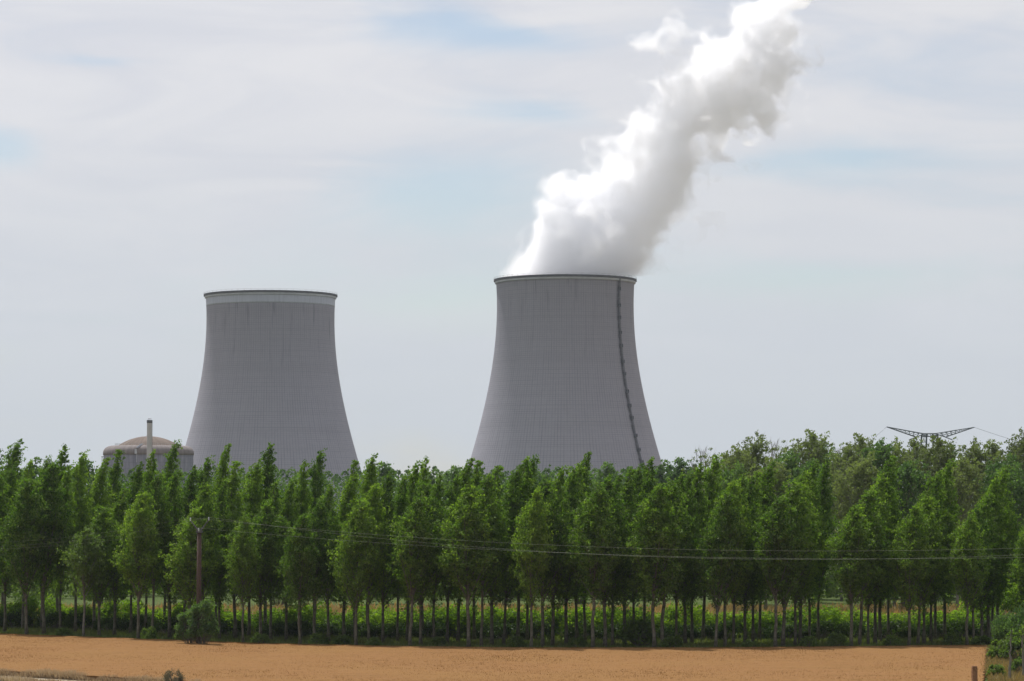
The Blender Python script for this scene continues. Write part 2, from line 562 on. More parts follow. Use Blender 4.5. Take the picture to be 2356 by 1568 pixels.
def build_tower(px, Y, label, mat, pale_band, ladder_phi=None):
    c = at(px, HZ, Y)
    root = empty('cooling_tower', (c.x, Y, GROUND))
    tag(root, label, 'cooling tower')
    H = TOP_Z - GROUND
    n, rows = NU, NV
    ang = np.arange(n + 1) * 2 * math.pi / n
    zz = np.linspace(0, H, rows + 1)
    rr = np.array([tower_r(z + GROUND) for z in zz])
    V = np.empty((rows + 1, n + 1, 3))
    V[..., 0] = rr[:, None] * np.cos(ang)[None]
    V[..., 1] = rr[:, None] * np.sin(ang)[None]
    V[..., 2] = zz[:, None]
    k = np.arange(rows * (n + 1)).reshape(rows, n + 1)[:, :-1]
    F_ = np.stack([k, k + 1, k + n + 2, k + n + 1], -1).reshape(-1, 4)
    jj, ii = np.meshgrid(np.arange(rows), np.arange(n), indexing='ij')
    uv = np.stack([np.stack([ii, jj], -1), np.stack([ii + 1, jj], -1), np.stack([ii + 1, jj + 1], -1), np.stack([ii, jj + 1], -1)], 2).reshape(-1, 2)
    link('shell', np_mesh('tower_shell', V.reshape(-1, 3), F_, mat, True, uv=uv), root)
    rt = tower_r(TOP_Z)
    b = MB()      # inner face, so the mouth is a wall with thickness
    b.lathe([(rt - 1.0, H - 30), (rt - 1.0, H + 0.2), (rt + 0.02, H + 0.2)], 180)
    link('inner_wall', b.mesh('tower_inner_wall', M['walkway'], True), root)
    b = MB()
    b.lathe([(rt + 0.05, H - 1.9), (rt + 0.75, H - 1.6), (rt + 0.85, H - 0.4), (rt + 0.05, H - 0.3)], 180)
    link('ring_beam', b.mesh('tower_ring_beam', M['ring_pale']), root)
    b = MB()      # walkway slab with its parapet
    b.lathe([(rt + 0.03, H - 0.28), (rt + 1.5, H - 0.28), (rt + 1.5, H + 0.95), (rt + 1.25, H + 0.95), (rt + 1.25, H + 0.22), (rt + 0.03, H + 0.22)], 180, True)
    w = link('rim_walkway', b.mesh('tower_rim_walkway', M['walkway']), root)
    b = MB()
    for i in range(60):
        a = 2 * math.pi * i / 60
        b.box(((rt + 1.4) * math.cos(a), (rt + 1.4) * math.sin(a), H + 1.45), (.12, .12, 1.0), a)
    b.lathe([(rt + 1.35, H + 1.9), (rt + 1.46, H + 1.9), (rt + 1.46, H + 2.0), (rt + 1.35, H + 2.0)], 90, True)
    hr = link('handrail', b.mesh('tower_handrail', M['galv']), w)
    if pale_band:
        b = MB()
        prof = [(tower_r(z) + 0.06, z - GROUND) for z in np.linspace(TOP_Z - 7.4, TOP_Z - 1.95, 6)]
        b.lathe([(tower_r(TOP_Z - 7.4) + .01, TOP_Z - 7.4 - GROUND)] + prof, 180)
        link('pale_band', b.mesh('tower_pale_band', M['band'], True), root)
    if ladder_phi is not None:
        # caged ladder up one meridian with its landings
        a = -math.pi / 2 + ladder_phi
        ca, sa = math.cos(a), math.sin(a)
        lad = MB()
        zs = np.linspace(1.0, H - 0.5, 60)

        def pt(z, out, side):
            r = tower_r(z + GROUND) + out
            return (r * ca - side * sa, r * sa + side * ca, z)
        for side in (-.42, .42):
            lad.tube([pt(z, .35, side) for z in zs], .11, 4)
        for side in (-.55, 0, .55):
            lad.tube([pt(z, 1.15, side) for z in zs], .09, 4)
        for z in np.arange(1.5, H - 1, 1.0):
            lad.tube([pt(z, .35, -.42), pt(z, .35, .42)], .06, 4)
            lad.tube([pt(z, .35, -.5), pt(z, .95, -.6), pt(z, 1.2, 0), pt(z, .95, .6), pt(z, .35, .5)], .07, 4)
        L = link('access_ladder', lad.mesh('tower_ladder', M['steel_dark']), root)
        lm = MB()
        lm.box((0, 0, 0), (1.4, 1.9, .2))
        for sy_ in (-.9, .9):
            for sx_ in (-.1, .7):
                lm.box((sx_, sy_, 1.1), (.12, .12, 2.2))
            lm.box((.3, sy_ * .98, 1.1), (.8, .05, 1.6))
        lm.box((.7, 0, .55), (.06, 1.6, .8))
        lm.box((.7, 0, 2.15), (.1, 1.9, .12))
        me = lm.mesh('tower_landing', M['steel_dark'])
        for z in np.arange(8, H - 4, 9.2):
            z = z + rnd0.uniform(-1.3, 1.3)
            o = link('landing', me, L, pt(z, .75, 0))
            o.rotation_euler = (0, 0, a)
    return root


def band_material():
    m, g = material('pale_painted_band')
    t = g.new('ShaderNodeTexCoord')
    p = t.outputs['Object']
    x, y, z = g.sep(p)
    n = g.noise(g.comb(g.math('MULTIPLY', x, .8), g.math('MULTIPLY', y, .8), g.math('MULTIPLY', z, .05)), 1.0, 4, .6)
    c = g.mix(g.mapr(n, .35, .7, 0, 1), (.46, .49, .56, 1), (.40, .425, .49, 1))
    return finish(m, g, principled(g, c, .8, .2))


M['band'] = band_material()
LAD_PHI = math.asin(0.75)
lad_u = ((-math.pi / 2 + LAD_PHI) % (2 * math.pi)) / (2 * math.pi) * NU
M['tower_r'] = tower_material('steaming_tower_concrete', 0.35, lad_u)
M['tower_l'] = tower_material('idle_tower_concrete', 0.55)
D_R, D_L = 1850.0, 1983.0
tower_right = build_tower(1301, D_R, 'grey concrete cooling tower with white steam pouring from its mouth and a dark ladder line', M['tower_r'], False, LAD_PHI)
tower_left = build_tower(620.5, D_L, 'grey concrete cooling tower without steam, with a pale band below its rim', M['tower_l'], True)


# ------------------------------------------------------------------ reactor building and its stack
def reactor_material(name, c0, c1, line):
    m, g = material(name)
    t = g.new('ShaderNodeTexCoord')
    p = t.outputs['Object']
    x, y, z = g.sep(p)
    a = g.math('ARCTAN2', y, x)
    n = g.noise(g.comb(g.math('MULTIPLY', a, 14), g.math('MULTIPLY', z, .10), 0.0), 1.0, 4, .6)
    n2 = g.noise(p, .12, 4, .6)
    c = g.mix(g.mapr(n, .3, .7, 0, 1), (*c0, 1), (*c1, 1))
    c = g.mix(g.mapr(n2, .4, .7, 0, .35), c, (c0[0] * .7, c0[1] * .7, c0[2] * .7, 1))
    if line:
        f = g.math('ABSOLUTE', g.math('SUBTRACT', g.math('FRACT', g.math('MULTIPLY', a, 22)), .5))
        c = g.mix(g.mapr(f, .40, .5, 0, .4), c, (.10, .105, .12, 1))
        fz = g.math('ABSOLUTE', g.math('SUBTRACT', g.math('FRACT', g.math('MULTIPLY', z, .28)), .5))
        c = g.mix(g.mapr(fz, .42, .5, 0, .3), c, (.12, .125, .14, 1))
    return finish(m, g, principled(g, c, .9, .15))


M['reactor_wall'] = reactor_material('reactor_wall', (.20, .205, .26), (.30, .305, .36), True)
M['reactor_dome'] = reactor_material('reactor_dome', (.135, .105, .085), (.20, .16, .135), False)
M['reactor_ring'] = reactor_material('reactor_ring', (.17, .15, .145), (.24, .215, .205), False)
D_C = 1620.0
sc = F / D_C
c = at(341, HZ, D_C)
root = empty('reactor_building', (c.x, D_C, GROUND))
tag(root, 'round grey reactor building with a low brown dome behind the chimney stack', 'reactor building')
z_sh = CAMH + (HZ - 1043) / sc - GROUND
z_rt = CAMH + (HZ - 1026.5) / sc - GROUND
z_ap = CAMH + (HZ - 1004.5) / sc - GROUND
ro = 104 / sc
b = MB()
b.lathe([(ro - .35, 0), (ro - .35, z_sh - 1.2)], 96)
link('wall', b.mesh('reactor_wall', M['reactor_wall'], True), root)
b = MB()
prof = [(ro - .34, z_sh - 1.3), (ro, z_sh - 1.2), (ro, z_sh)]
for i in range(1, 9):
    w = i / 8 * math.pi / 2
    prof.append((ro - 5.2 + 5.2 * math.cos(w), z_sh + (z_rt - z_sh) * math.sin(w)))
prof += [(ro - 7.2, z_rt + .02), (ro - 7.4, z_rt - .6)]
b.lathe(prof, 96)
link('shoulder_ring', b.mesh('reactor_ring', M['reactor_ring'], True), root)
b = MB()
rd = 72.5 / sc
hcap = z_ap - z_rt + .4
Rs = (rd * rd + hcap * hcap) / (2 * hcap)
th = math.asin(rd / Rs)
b.lathe([(Rs * math.sin(th * (1 - i / 14)) + 1e-3, z_ap - Rs + Rs * math.cos(th * (1 - i / 14))) for i in range(15)], 96)
link('dome', b.mesh('reactor_dome', M['reactor_dome'], True), root)
b = MB()      # small stair running over the shoulder
for i in range(7):
    b.box((-3.2 + (.35 * i), -ro + .6 + .75 * i, z_sh + 2.6 + .35 * i), (1.3, 1.2, .35))
b.box((-3.9, -ro - .35, z_sh + .4), (1.1, .5, 2.6))
b.box((-3.3, -ro - .3, z_sh - 2.6), (.25, .3, 6))
link('stair', b.mesh('reactor_stair', M['ring_pale']), root)
b = MB()
b.box((-ro - .1, -2, z_sh - 2.2), (1.2, 1.4, .35))
b.box((-ro - .4, -2, z_sh - 8), (.25, .25, 12))
link('side_platform', b.mesh('reactor_platform', M['walkway']), root)

b = MB()
for i in range(48):
    w = 2 * math.pi * i / 48
    b.box(((ro - 6.8) * math.cos(w), (ro - 6.8) * math.sin(w), z_rt + .55), (.10, .10, 1.1), w)
b.lathe([(ro - 6.85, z_rt + 1.05), (ro - 6.75, z_rt + 1.05), (ro - 6.75, z_rt + 1.14), (ro - 6.85, z_rt + 1.14)], 64, True)
link('railing', b.mesh('reactor_railing', M['galv']), root)
b = MB()
b.lathe([(1.2, z_ap - .2), (1.2, z_ap + .5), (.9, z_ap + .8), (.02, z_ap + .85)], 20)
link('vent', b.mesh('reactor_vent', M['ring_pale']), root)
D_S = 1575.0
s2 = F / D_S
c = at(342.7, HZ, D_S)
root = empty('chimney_stack', (c.x, D_S, GROUND))
tag(root, 'slim pale grey chimney stack standing in front of the reactor dome', 'chimney')
zt = CAMH + (HZ - 967.5) / s2 - GROUND
rs = 5.9 / s2
b = MB()
b.lathe([(rs * 1.02, 0), (rs, zt - 1.6)], 32)
link('shaft', b.mesh('stack_shaft', M['stack'], True), root)
b = MB()
b.lathe([(rs + .02, zt - 1.6), (rs + .12, zt - 1.55), (rs + .12, zt), (rs - .25, zt), (rs - .25, zt - 3)], 32)
link('collar', b.mesh('stack_collar', M['walkway']), root)
b = MB()
b.lathe([(rs * .62, zt + .55), (rs * .62, zt + .95), (rs * .3, zt + 1.15), (0.02, zt + 1.2)], 24)
for k in range(3):
    w = k * 2.094 + .4
    b.box((rs * .6 * math.cos(w), rs * .6 * math.sin(w), zt + .2), (.09, .09, .9))
link('rain_cap', b.mesh('stack_rain_cap', M['ring_pale']), root)
b = MB()
for side in (-.25, .25):
    b.tube([(rs + .15, side, 2), (rs + .15, side, zt)], .05, 4)
for z in np.arange(2.5, zt, 1.2):
    b.tube([(rs + .15, -.25, z), (rs + .15, .25, z)], .04, 4)
link('rung_ladder', b.mesh('stack_ladder', M['steel_dark']), root)


# ------------------------------------------------------------------ steam
def lattice_noise(P, scale, seed, octaves=1, rough=.5):
    """smooth lattice noise about 0 (-1..1) at points P (n,3)"""
    rng = np.random.default_rng(seed)
    T = rng.uniform(-1, 1, 32 ** 3).astype(np.float32)
    out = np.zeros(len(P), np.float32)
    amp, tot = 1.0, 0.0
    Q = P * np.float32(scale)
    for k in range(octaves):
        q = Q * np.float32(2.03 ** k) + np.float32(17.3 * k)
        i = np.floor(q).astype(np.int32)
        w = (q - i).astype(np.float32)
        w = w * w * w * (w * (w * 6 - 15) + 10)
        a = [i[:, j] & 31 for j in range(3)]
        b = [(i[:, j] + 1) & 31 for j in range(3)]
        wx, wy, wz = w[:, 0], w[:, 1], w[:, 2]
        r = 0
        acc = []
        for zc in (a[2], b[2]):
            row = []
            for yc in (a[1], b[1]):
                base = (zc * 32 + yc) * 32
                v0, v1 = T[base + a[0]], T[base + b[0]]
                row.append(v0 + (v1 - v0) * wx)
            acc.append(row[0] + (row[1] - row[0]) * wy)
        out += amp * (acc[0] + (acc[1] - acc[0]) * wz)
        tot += amp
        amp *= rough
    return out / np.float32(tot)


def surface_net(Fd, lo, step, level):
    """closed surface of the grid field Fd at LEVEL (naive surface nets)"""
    G_ = Fd - level
    S_ = G_ > 0
    nx, ny, nz = S_.shape
    cnt = np.zeros((nx - 1, ny - 1, nz - 1), np.int8)
    for a in (0, 1):
        for b in (0, 1):
            for c in (0, 1):
                cnt += S_[a:nx - 1 + a, b:ny - 1 + b, c:nz - 1 + c]
    act = (cnt > 0) & (cnt < 8)
    idx = -np.ones(act.shape, np.int64)
    ci = np.argwhere(act)
    idx[act] = np.arange(len(ci))
    pos = np.zeros((len(ci), 3))
    n = np.zeros(len(ci))
    corners = [(a, b, c) for a in (0, 1) for b in (0, 1) for c in (0, 1)]
    for p in corners:
        for ax in range(3):
            if p[ax] == 0:
                q = list(p)
                q[ax] = 1
                v0 = G_[ci[:, 0] + p[0], ci[:, 1] + p[1], ci[:, 2] + p[2]]
                v1 = G_[ci[:, 0] + q[0], ci[:, 1] + q[1], ci[:, 2] + q[2]]
                m = (v0 > 0) != (v1 > 0)
                t = np.where(m, v0 / np.where(m, v0 - v1, 1), 0)
                e = np.tile(np.array(p, float), (len(ci), 1))
                e[:, ax] += t
                pos[m] += e[m]
                n[m] += 1
    pos = (pos / n[:, None] + ci) * step + np.array(lo)
    faces = []
    for ax in range(3):
        o1, o2 = [(1, 2), (2, 0), (0, 1)][ax]
        A = np.take(S_, range(0, S_.shape[ax] - 1), ax)
        B = np.take(S_, range(1, S_.shape[ax]), ax)
        e = np.argwhere(A != B)
        s = A[e[:, 0], e[:, 1], e[:, 2]]
        ok = (e[:, o1] > 0) & (e[:, o2] > 0) & (e[:, o1] < S_.shape[o1] - 1) & (e[:, o2] < S_.shape[o2] - 1)
        e, s = e[ok], s[ok]
        q = []
        for d1, d2 in ((1, 1), (0, 1), (0, 0), (1, 0)):
            k = e.copy()
            k[:, o1] -= d1
            k[:, o2] -= d2
            q.append(idx[k[:, 0], k[:, 1], k[:, 2]])
        q = np.stack(q, 1)
        q[~s] = q[~s][:, ::-1]
        faces.append(q)
    return pos, np.concatenate(faces)


def steam_field(lo, hi, step):
    ax = [np.arange(lo[k], hi[k] + step * .5, step, dtype=np.float32) for k in range(3)]
    X, Y, Z = np.meshgrid(*ax, indexing='ij')
    shape = X.shape
    x0, y0, z0 = X.ravel(), Y.ravel(), Z.ravel()
    CXN = ((-10, 0), (1.4, 1), (23.8, 11), (35, 18), (46, 28), (58, 41), (68.7, 52), (85.5, 67), (102, 88), (119, 96), (139, 106), (158, 117), (181, 137), (215, 165))
    RN = ((-10, 46), (1.4, 48), (12, 51), (23.8, 49), (35, 45), (46, 41), (58, 38), (68.7, 38), (85.5, 43), (102, 48), (119, 52), (139, 45), (158, 37), (181, 25), (215, 14))
    zz, cx_ = zip(*CXN)
    z2, rr_ = zip(*RN)
    zz, z2 = np.array(zz), np.array(z2)
    near = np.hypot(x0 - np.interp(z0, zz, cx_), y0) < np.interp(z0, z2, rr_) * 1.0 + 42
    near |= (np.hypot(x0 - 75, y0) < 45) & (z0 < 60)
    near &= z0 > -7
    P = np.stack([x0, y0, z0], 1)[near]
    x0, y0, z0 = P.T
    grow = np.interp(z0, (0, 30, 70), (.15, .62, 1)).astype(np.float32)
    warp = np.stack([lattice_noise(P, .020, 10 + k, 2) * 15 + lattice_noise(P, .06, 20 + k, 3) * 8 for k in range(3)], 1) * grow[:, None]
    Q = P + warp
    x, y, z = Q.T
    d = np.hypot(x - np.interp(z, zz, cx_), y)
    f = 1 - d / np.interp(z, z2, rr_)
    for (bx, by, bz, a, b, c, w) in ((70, 0, 166, 24, 20, 13, .34), (94, 2, 160, 26, 20, 15, .50)):
        e = np.sqrt(((x - bx) / a) ** 2 + ((y - by) / b) ** 2 + ((z - bz) / c) ** 2)
        f = np.maximum(f, w * (1 - e))
    # rounded billows, then torn small detail
    bil = 1 - 2.2 * np.abs(lattice_noise(Q, .034, 31, 1))
    bil2 = 1 - 2.2 * np.abs(lattice_noise(Q, .085, 37, 1))
    fine = lattice_noise(P + warp * .5, .07, 41, 5, .62)
    nz_ = .34 * (bil - .45) + .26 * (bil2 - .45) + .85 * fine
    f = f + nz_ * grow - np.interp(z0, (60, 105, 140, 200), (.0, .05, .13, .26))
    for (bx, by, bz, a, b, c) in ((62, -4, 14, 34, 14, 22), (100, 0, 44, 30, 14, 22), (118, 0, 78, 26, 12, 18)):
        e = np.sqrt(((x0 - bx) / a) ** 2 + ((y0 - by) / b) ** 2 + ((z0 - bz) / c) ** 2)
        f = np.maximum(f, np.minimum(.05, 1.1 * fine + .25 * bil2 - .20 - .30 * e))
    r0 = np.hypot(x0, y0)
    lim = (43.2 - r0) / 14.0 + np.where(z0 > 2.2, 9.0, 0)
    f = np.minimum(np.minimum(f, lim), (z0 + 5.0) * .4)
    out = np.full(near.shape, -1.0, np.float32)
    out[near] = f
    out = out.reshape(shape)
    for k in range(3):      # closed at the box's own faces
        s = [slice(None)] * 3
        s[k] = 0
        out[tuple(s)] = -1
        s[k] = -1
        out[tuple(s)] = -1
    return out


def steam_material(name, density, aniso):
    m = bpy.data.materials.new(name)
    m.use_nodes = True
    n = m.node_tree.nodes
    n.clear()
    v = n.new('ShaderNodeVolumePrincipled')
    v.inputs['Color'].default_value = (.9908, .9936, .9999, 1)  # bluish skylight on the shaded steam put into its scatter colour
    v.inputs['Density'].default_value = density
    v.inputs['Anisotropy'].default_value = aniso
    o = n.new('ShaderNodeOutputMaterial')
    m.node_tree.links.new(v.outputs[0], o.inputs['Volume'])
    return m


tl = tower_right.location
root = empty('steam_plume', (tl.x, tl.y, TOP_Z))
tag(root, 'white steam plume rising from the right cooling tower and drifting right', 'steam')
LO, STEP = (-80, -78, -8), 1.7
FIELD = steam_field(LO, (235, 78, 212), STEP)
for nm, th_, de in (('thin_edge', 0.0, .013), ('soft_billow', .10, .028), ('billow', .20, .05), ('dense_core', .31, .07)):
    v_, f_ = surface_net(FIELD, LO, STEP, th_)
    mt = steam_material('steam_' + nm, de, .5)
    link(nm, np_mesh('steam_' + nm, v_, f_, mt, True), root)
del FIELD

# ------------------------------------------------------------------ leaves, crowns, trunks (mesh builders)
def leaf_quads(P, size, rng, up=0.5, aspect=.62, outward=None, droop=0.0):
    """kite-shaped leaf sprays at points P"""
    n = len(P)
    nrm = rng.normal(size=(n, 3))
    nrm[:, 2] += up * np.sign(rng.uniform(-.25, 1, n)) * 1.6
    if outward is not None:
        nrm += outward
    nrm /= np.linalg.norm(nrm, axis=1)[:, None]
    t = rng.normal(size=(n, 3))
    t[:, 2] -= droop
    a = np.cross(nrm, t)
    a /= np.linalg.norm(a, axis=1)[:, None] + 1e-9
    b = np.cross(nrm, a)
    s = (size * rng.uniform(.6, 1.35, n))[:, None]
    a, b = a * s * .5 * aspect, b * s * .5
    V = np.stack([P - b, P + a - b * .15, P + b, P - a - b * .15], 1).reshape(-1, 3)
    F_ = np.arange(n * 4).reshape(n, 4)
    return V, F_


def crown_points(rng, H, base, R0, N, prof, n_limb, spread, lean, tipbend, rise=(.75, 1.25), outer=.55):
    """points of a crown grown along rising limbs; returns points, per-point limb value and limb curves"""
    k = np.arange(n_limb)
    t = ((k + rng.uniform(.1, .9, n_limb)) / n_limb) ** .92
    h0 = base + (H - base) * t * .965 - .35
    az_ = k * 2.39996 + rng.normal(0, .35, n_limb)
    elv = rng.uniform(*rise, n_limb)
    # the limb ends where the profile says the crown ends at that height
    L = np.empty(n_limb)
    pt = np.array(prof)
    for i in range(n_limb):
        ll = 2.0
        for _ in range(6):
            ht = (h0[i] + ll * math.sin(elv[i]) - base) / (H - base)
            r = R0 * np.interp(ht, pt[:, 0], pt[:, 1])
            ll = .5 * ll + .5 * max(.18, r / max(math.cos(elv[i]), .2))
        L[i] = ll * rng.uniform(.72, 1.12)
    d = np.stack([np.cos(az_) * np.cos(elv), np.sin(az_) * np.cos(elv), np.sin(elv)], 1)

    def curve(i, s_):
        p = d[i] * (L[i] * s_)[:, None]
        p[:, 2] += .12 * L[i] * s_ * s_ + h0[i]
        return p
    # leaves stand in sprays along the limbs, with gaps between the sprays
    nc = max(40, N // 15)
    w = L ** 1.0
    cl = rng.choice(n_limb, nc, p=w / w.sum())
    cs = rng.uniform(0, 1, nc) ** outer
    C = curve(cl, cs)
    C += rng.normal(size=(nc, 3)) * (spread * (.35 + .65 * np.minimum(1, L[cl] * .45)))[:, None]
    ci = rng.integers(0, nc, max(N, 1))
    rad = rng.uniform(.45, 1.05, nc) * spread * (.42 + .58 * np.minimum(1, L[cl] / 2.2))
    off = rng.normal(size=(max(N, 1), 3)) * np.array([[.62, .62, .50]])
    P = C[ci] + off * rad[ci][:, None]
    li = cl[ci]
    cv = rng.normal(0, 1, nc)

    def blow(P):
        q = np.clip(P[:, 2] / H, 0, 1.2)
        P = P.copy()
        P[:, 0] += lean * H * q ** 2 + tipbend * np.clip((q - .78) / .22, 0, 1.3) ** 2
        return P
    P = blow(P)
    limbs = [blow(curve(np.full(5, i), np.linspace(0, .9, 5))) for i in range(n_limb)]
    lv = .6 * rng.normal(0, 1, n_limb)[li] + .8 * cv[ci]
    return P[:N], lv[:N], limbs, blow, h0


POPLAR = [(0, .45), (.08, .72), (.2, .95), (.34, 1.0), (.5, .84), (.64, .60), (.76, .38), (.87, .20), (.95, .10), (1.0, .03)]
YOUNG = [(0, .40), (.1, .78), (.25, 1.0), (.42, .96), (.6, .76), (.76, .50), (.88, .26), (.96, .12), (1.0, .04)]
SPIRE = [(0, .5), (.1, .8), (.28, 1.0), (.46, .88), (.6, .64), (.7, .46), (.8, .33), (.9, .22), (.96, .12), (1.0, .03)]
ROUND = [(0, .25), (.15, .60), (.35, .92), (.55, 1.0), (.75, .88), (.9, .55), (1.0, .15)]
LOOSE = [(0, .20), (.2, .55), (.45, .85), (.65, 1.0), (.82, .88), (.94, .60), (1.0, .25)]


def make_tree(kind, seed, H, base, R0, N, leaf, prof, mat, bark, n_limb=64, spread=.42, lean=.02, tipbend=.6, r_trunk=.19,
              show_limbs=26, outer=.55, rise=(.75, 1.2), twigs=0, up=.12):
    rng = np.random.default_rng(seed)
    P, lv, limbs, blow, h0 = crown_points(rng, H, base, R0, N, prof, n_limb, spread, lean, tipbend, rise, outer)
    tint = np.clip(.48 + .12 * lv + rng.normal(0, .16, len(P)), 0, 1)
    cr = None
    if N:
        V, F_ = leaf_quads(P, leaf, rng, up=up)
        cr = np_mesh(kind + '_crown', V, F_, mat, False, tint)
    mb = MB()
    zs = np.linspace(0, H * .97, 12)
    wob = rng.normal(0, .05, (12, 2)) * np.array([[min(1, z / 2)] for z in zs])
    line = blow(np.stack([wob[:, 0], wob[:, 1], zs], 1))
    rad = r_trunk * (1 - zs / H) ** .75 + .018
    rad[0] *= 1.35
    mb.tube([tuple(p) for p in line], list(rad), 7)
    order = np.argsort([-np.linalg.norm(l[-1] - l[0]) for l in limbs])[:show_limbs]
    for i in order:
        l = limbs[i]
        ln = np.linalg.norm(l[-1] - l[0])
        mb.tube([tuple(p) for p in l], [(.022 + .011 * ln) * (1 - .8 * q) for q in np.linspace(0, 1, 5)], 4, False)
        for _ in range(twigs):
            q = rng.uniform(.35, .98)
            p0 = l[0] + (l[-1] - l[0]) * q
            dv = (l[-1] - l[0]) / ln + rng.normal(0, .45, 3)
            dv[2] += .5
            dv /= np.linalg.norm(dv)
            t = rng.uniform(.5, 1.1) * ln * .38
            mid = p0 + dv * t * .5 + rng.normal(0, .06, 3)
            mb.tube([tuple(p0), tuple(mid), tuple(p0 + dv * t + np.array([.1, 0, .1]))], [.030, .020, .010], 3, False)
    return mb.mesh(kind + '_trunk', bark, True), cr, H


rnd = random.Random(7)


def plant(name, variant, loc, H, wscale, label, cat, group, rz=None):
    tr, cr, H0 = variant
    o = empty(name, loc, rnd.uniform(-.45, .45) if rz is None else rz)
    k = H / H0
    o.scale = (k * wscale, k * wscale, k)
    o.rotation_euler = (R(rnd.gauss(0, .8)), R(rnd.gauss(0, 1.1)), o.rotation_euler[2])
    tag(o, label, cat, group)
    link('trunk', tr, o)
    if cr:
        link('crown', cr, o)
    return o


# poplar patterns: front trees are broad and low-branched, those behind them tall with pointed tips
V_FRONT = [make_tree('front_poplar', 100 + i, 18, 4.3 + .5 * (i % 3), 3.2 + .2 * (i % 2), 17000, .265, YOUNG, M['poplar'], M['bark'],
                     n_limb=84, lean=.018, tipbend=.8, r_trunk=.20) for i in range(6)]
V_TALL = [make_tree('tall_poplar', 200 + i, 25, 5.0 + .4 * (i % 3), 3.1 + .2 * (i % 3), 21000, .27, SPIRE if i % 2 else POPLAR, M['poplar'], M['bark'],
                    n_limb=104, lean=.022, tipbend=1.0, r_trunk=.23) for i in range(7)]
V_YOUNG = [make_tree('young_poplar', 300 + i, 14, 5.2, 2.5, 7000, .27, YOUNG, M['poplar_young'], M['bark_grey'], n_limb=56, lean=.018, tipbend=.5, r_trunk=.15) for i in range(2)]
V_SLIM = [make_tree("verge_sapling", 330 + i, 6, 4.7, .55, 130, .22, YOUNG, M["poplar"], M["bark_grey"], n_limb=12, lean=.018, tipbend=.2, r_trunk=.16) for i in range(2)]

# ------------------------------------------------------------------ the poplar plantation
STEP_ROW = .0111                  # sideways step of a line per tree, towards its vanishing point
XV = 3570.0
LINES = [  # photo x of the line's front tree, y of the front crown's top, y of the rear crown's top, where the line stands
    (-325, 1130, 1007, 'hidden beyond the left border'),
    (-195, 1125, 1001, 'at the very left border'),
    (-62, 1110, 1011, 'on the far left, before the first full line'),
    (65, 1095, 1019, 'forming the first full line on the left'),
    (195, 1205, 1007, 'under the left edge of the reactor dome'),
    (320, 1130, 1015, 'under the chimney stack'),
    (438, 1165, 1013, 'just left of the wooden power pole'),
    (561, 1185, 1027, 'just right of the wooden power pole'),
    (692, 1178, 1035, 'under the middle of the steamless tower'),
    (820, 1145, 1039, 'under the right flank of the steamless tower'),
    (944, 1132, 1046, 'in the gap right of the steamless tower'),
    (1079, 1112, 1039, 'under the left foot of the steaming tower'),
    (1221, 1118, 1034, 'under the left half of the steaming tower'),
    (1364, 1110, 1041, 'under the right half of the steaming tower'),
    (1505, 1112, 1042, 'under the right foot of the steaming tower'),
    (1645, 1122, 1058, 'just right of the steaming tower'),
    (1783, 1140, 1041, 'between the steaming tower and the pylon'),
    (1956, 1158, 1036, 'under the left arm of the pylon'),
    (2088, 1158, 1052, 'under the right arm of the pylon'),
    (2222, 1182, 1058, 'right of the pylon'),
    (2365, 1186, 1071, 'at the right border'),
]
ROWS = ['front', 'second', 'third', 'fourth', 'fifth', 'rearmost']
for li, (fx, fy, ry, where) in enumerate(LINES):
    for r in range(6):
        px = fx
        for _ in range(r):
            px += (XV - px) * STEP_ROW
        if px < -110 or px > 2480:
            continue
        px += rnd.uniform(-5, 5) if r else 0
        base_d = edge_dist(px if px < 2270 else 2270) + 4.0
        # rows run back from the edge along the line
        Y = edge_dist(fx) + 4.0 + r * 4.15 + rnd.uniform(-.3, .3)
        y_top = fy + (ry - fy) * (r / 5.0) ** .75 + (rnd.uniform(-16, 16) if 0 < r < 5 else rnd.uniform(-5, 5))
        p = at(px, HZ, Y)
        H = CAMH + (HZ - y_top) * Y / F - GROUND
        if fx == 195 and r == 0:
            v, nm, w = V_YOUNG[0], 'young_poplar', 1.0
            lb = 'small pale young poplar, shortest in the front row, under the reactor dome'
        else:
            v = V_FRONT[(li * 5 + r) % 6] if r < 2 else V_TALL[(li * 3 + r) % 7]
            nm = 'poplar'
            w = rnd.uniform(.78, 1.08) * (1.02 if r == 0 else .95 if r > 3 else 1.0) * (18 / max(H, 18)) ** (.35 if r < 2 else 0) * (25 / max(H, 20)) ** (.3 if r >= 2 else 0)
            lb = {0: 'bushy front poplar of the line %s', 5: 'rearmost pointed poplar in the line %s'}.get(r, '%s poplar back in the line %%s' % ROWS[r]) % where
        plant(nm, v, (p.x, Y, GROUND), H, w, lb, 'poplar', 'poplars planted in lines')

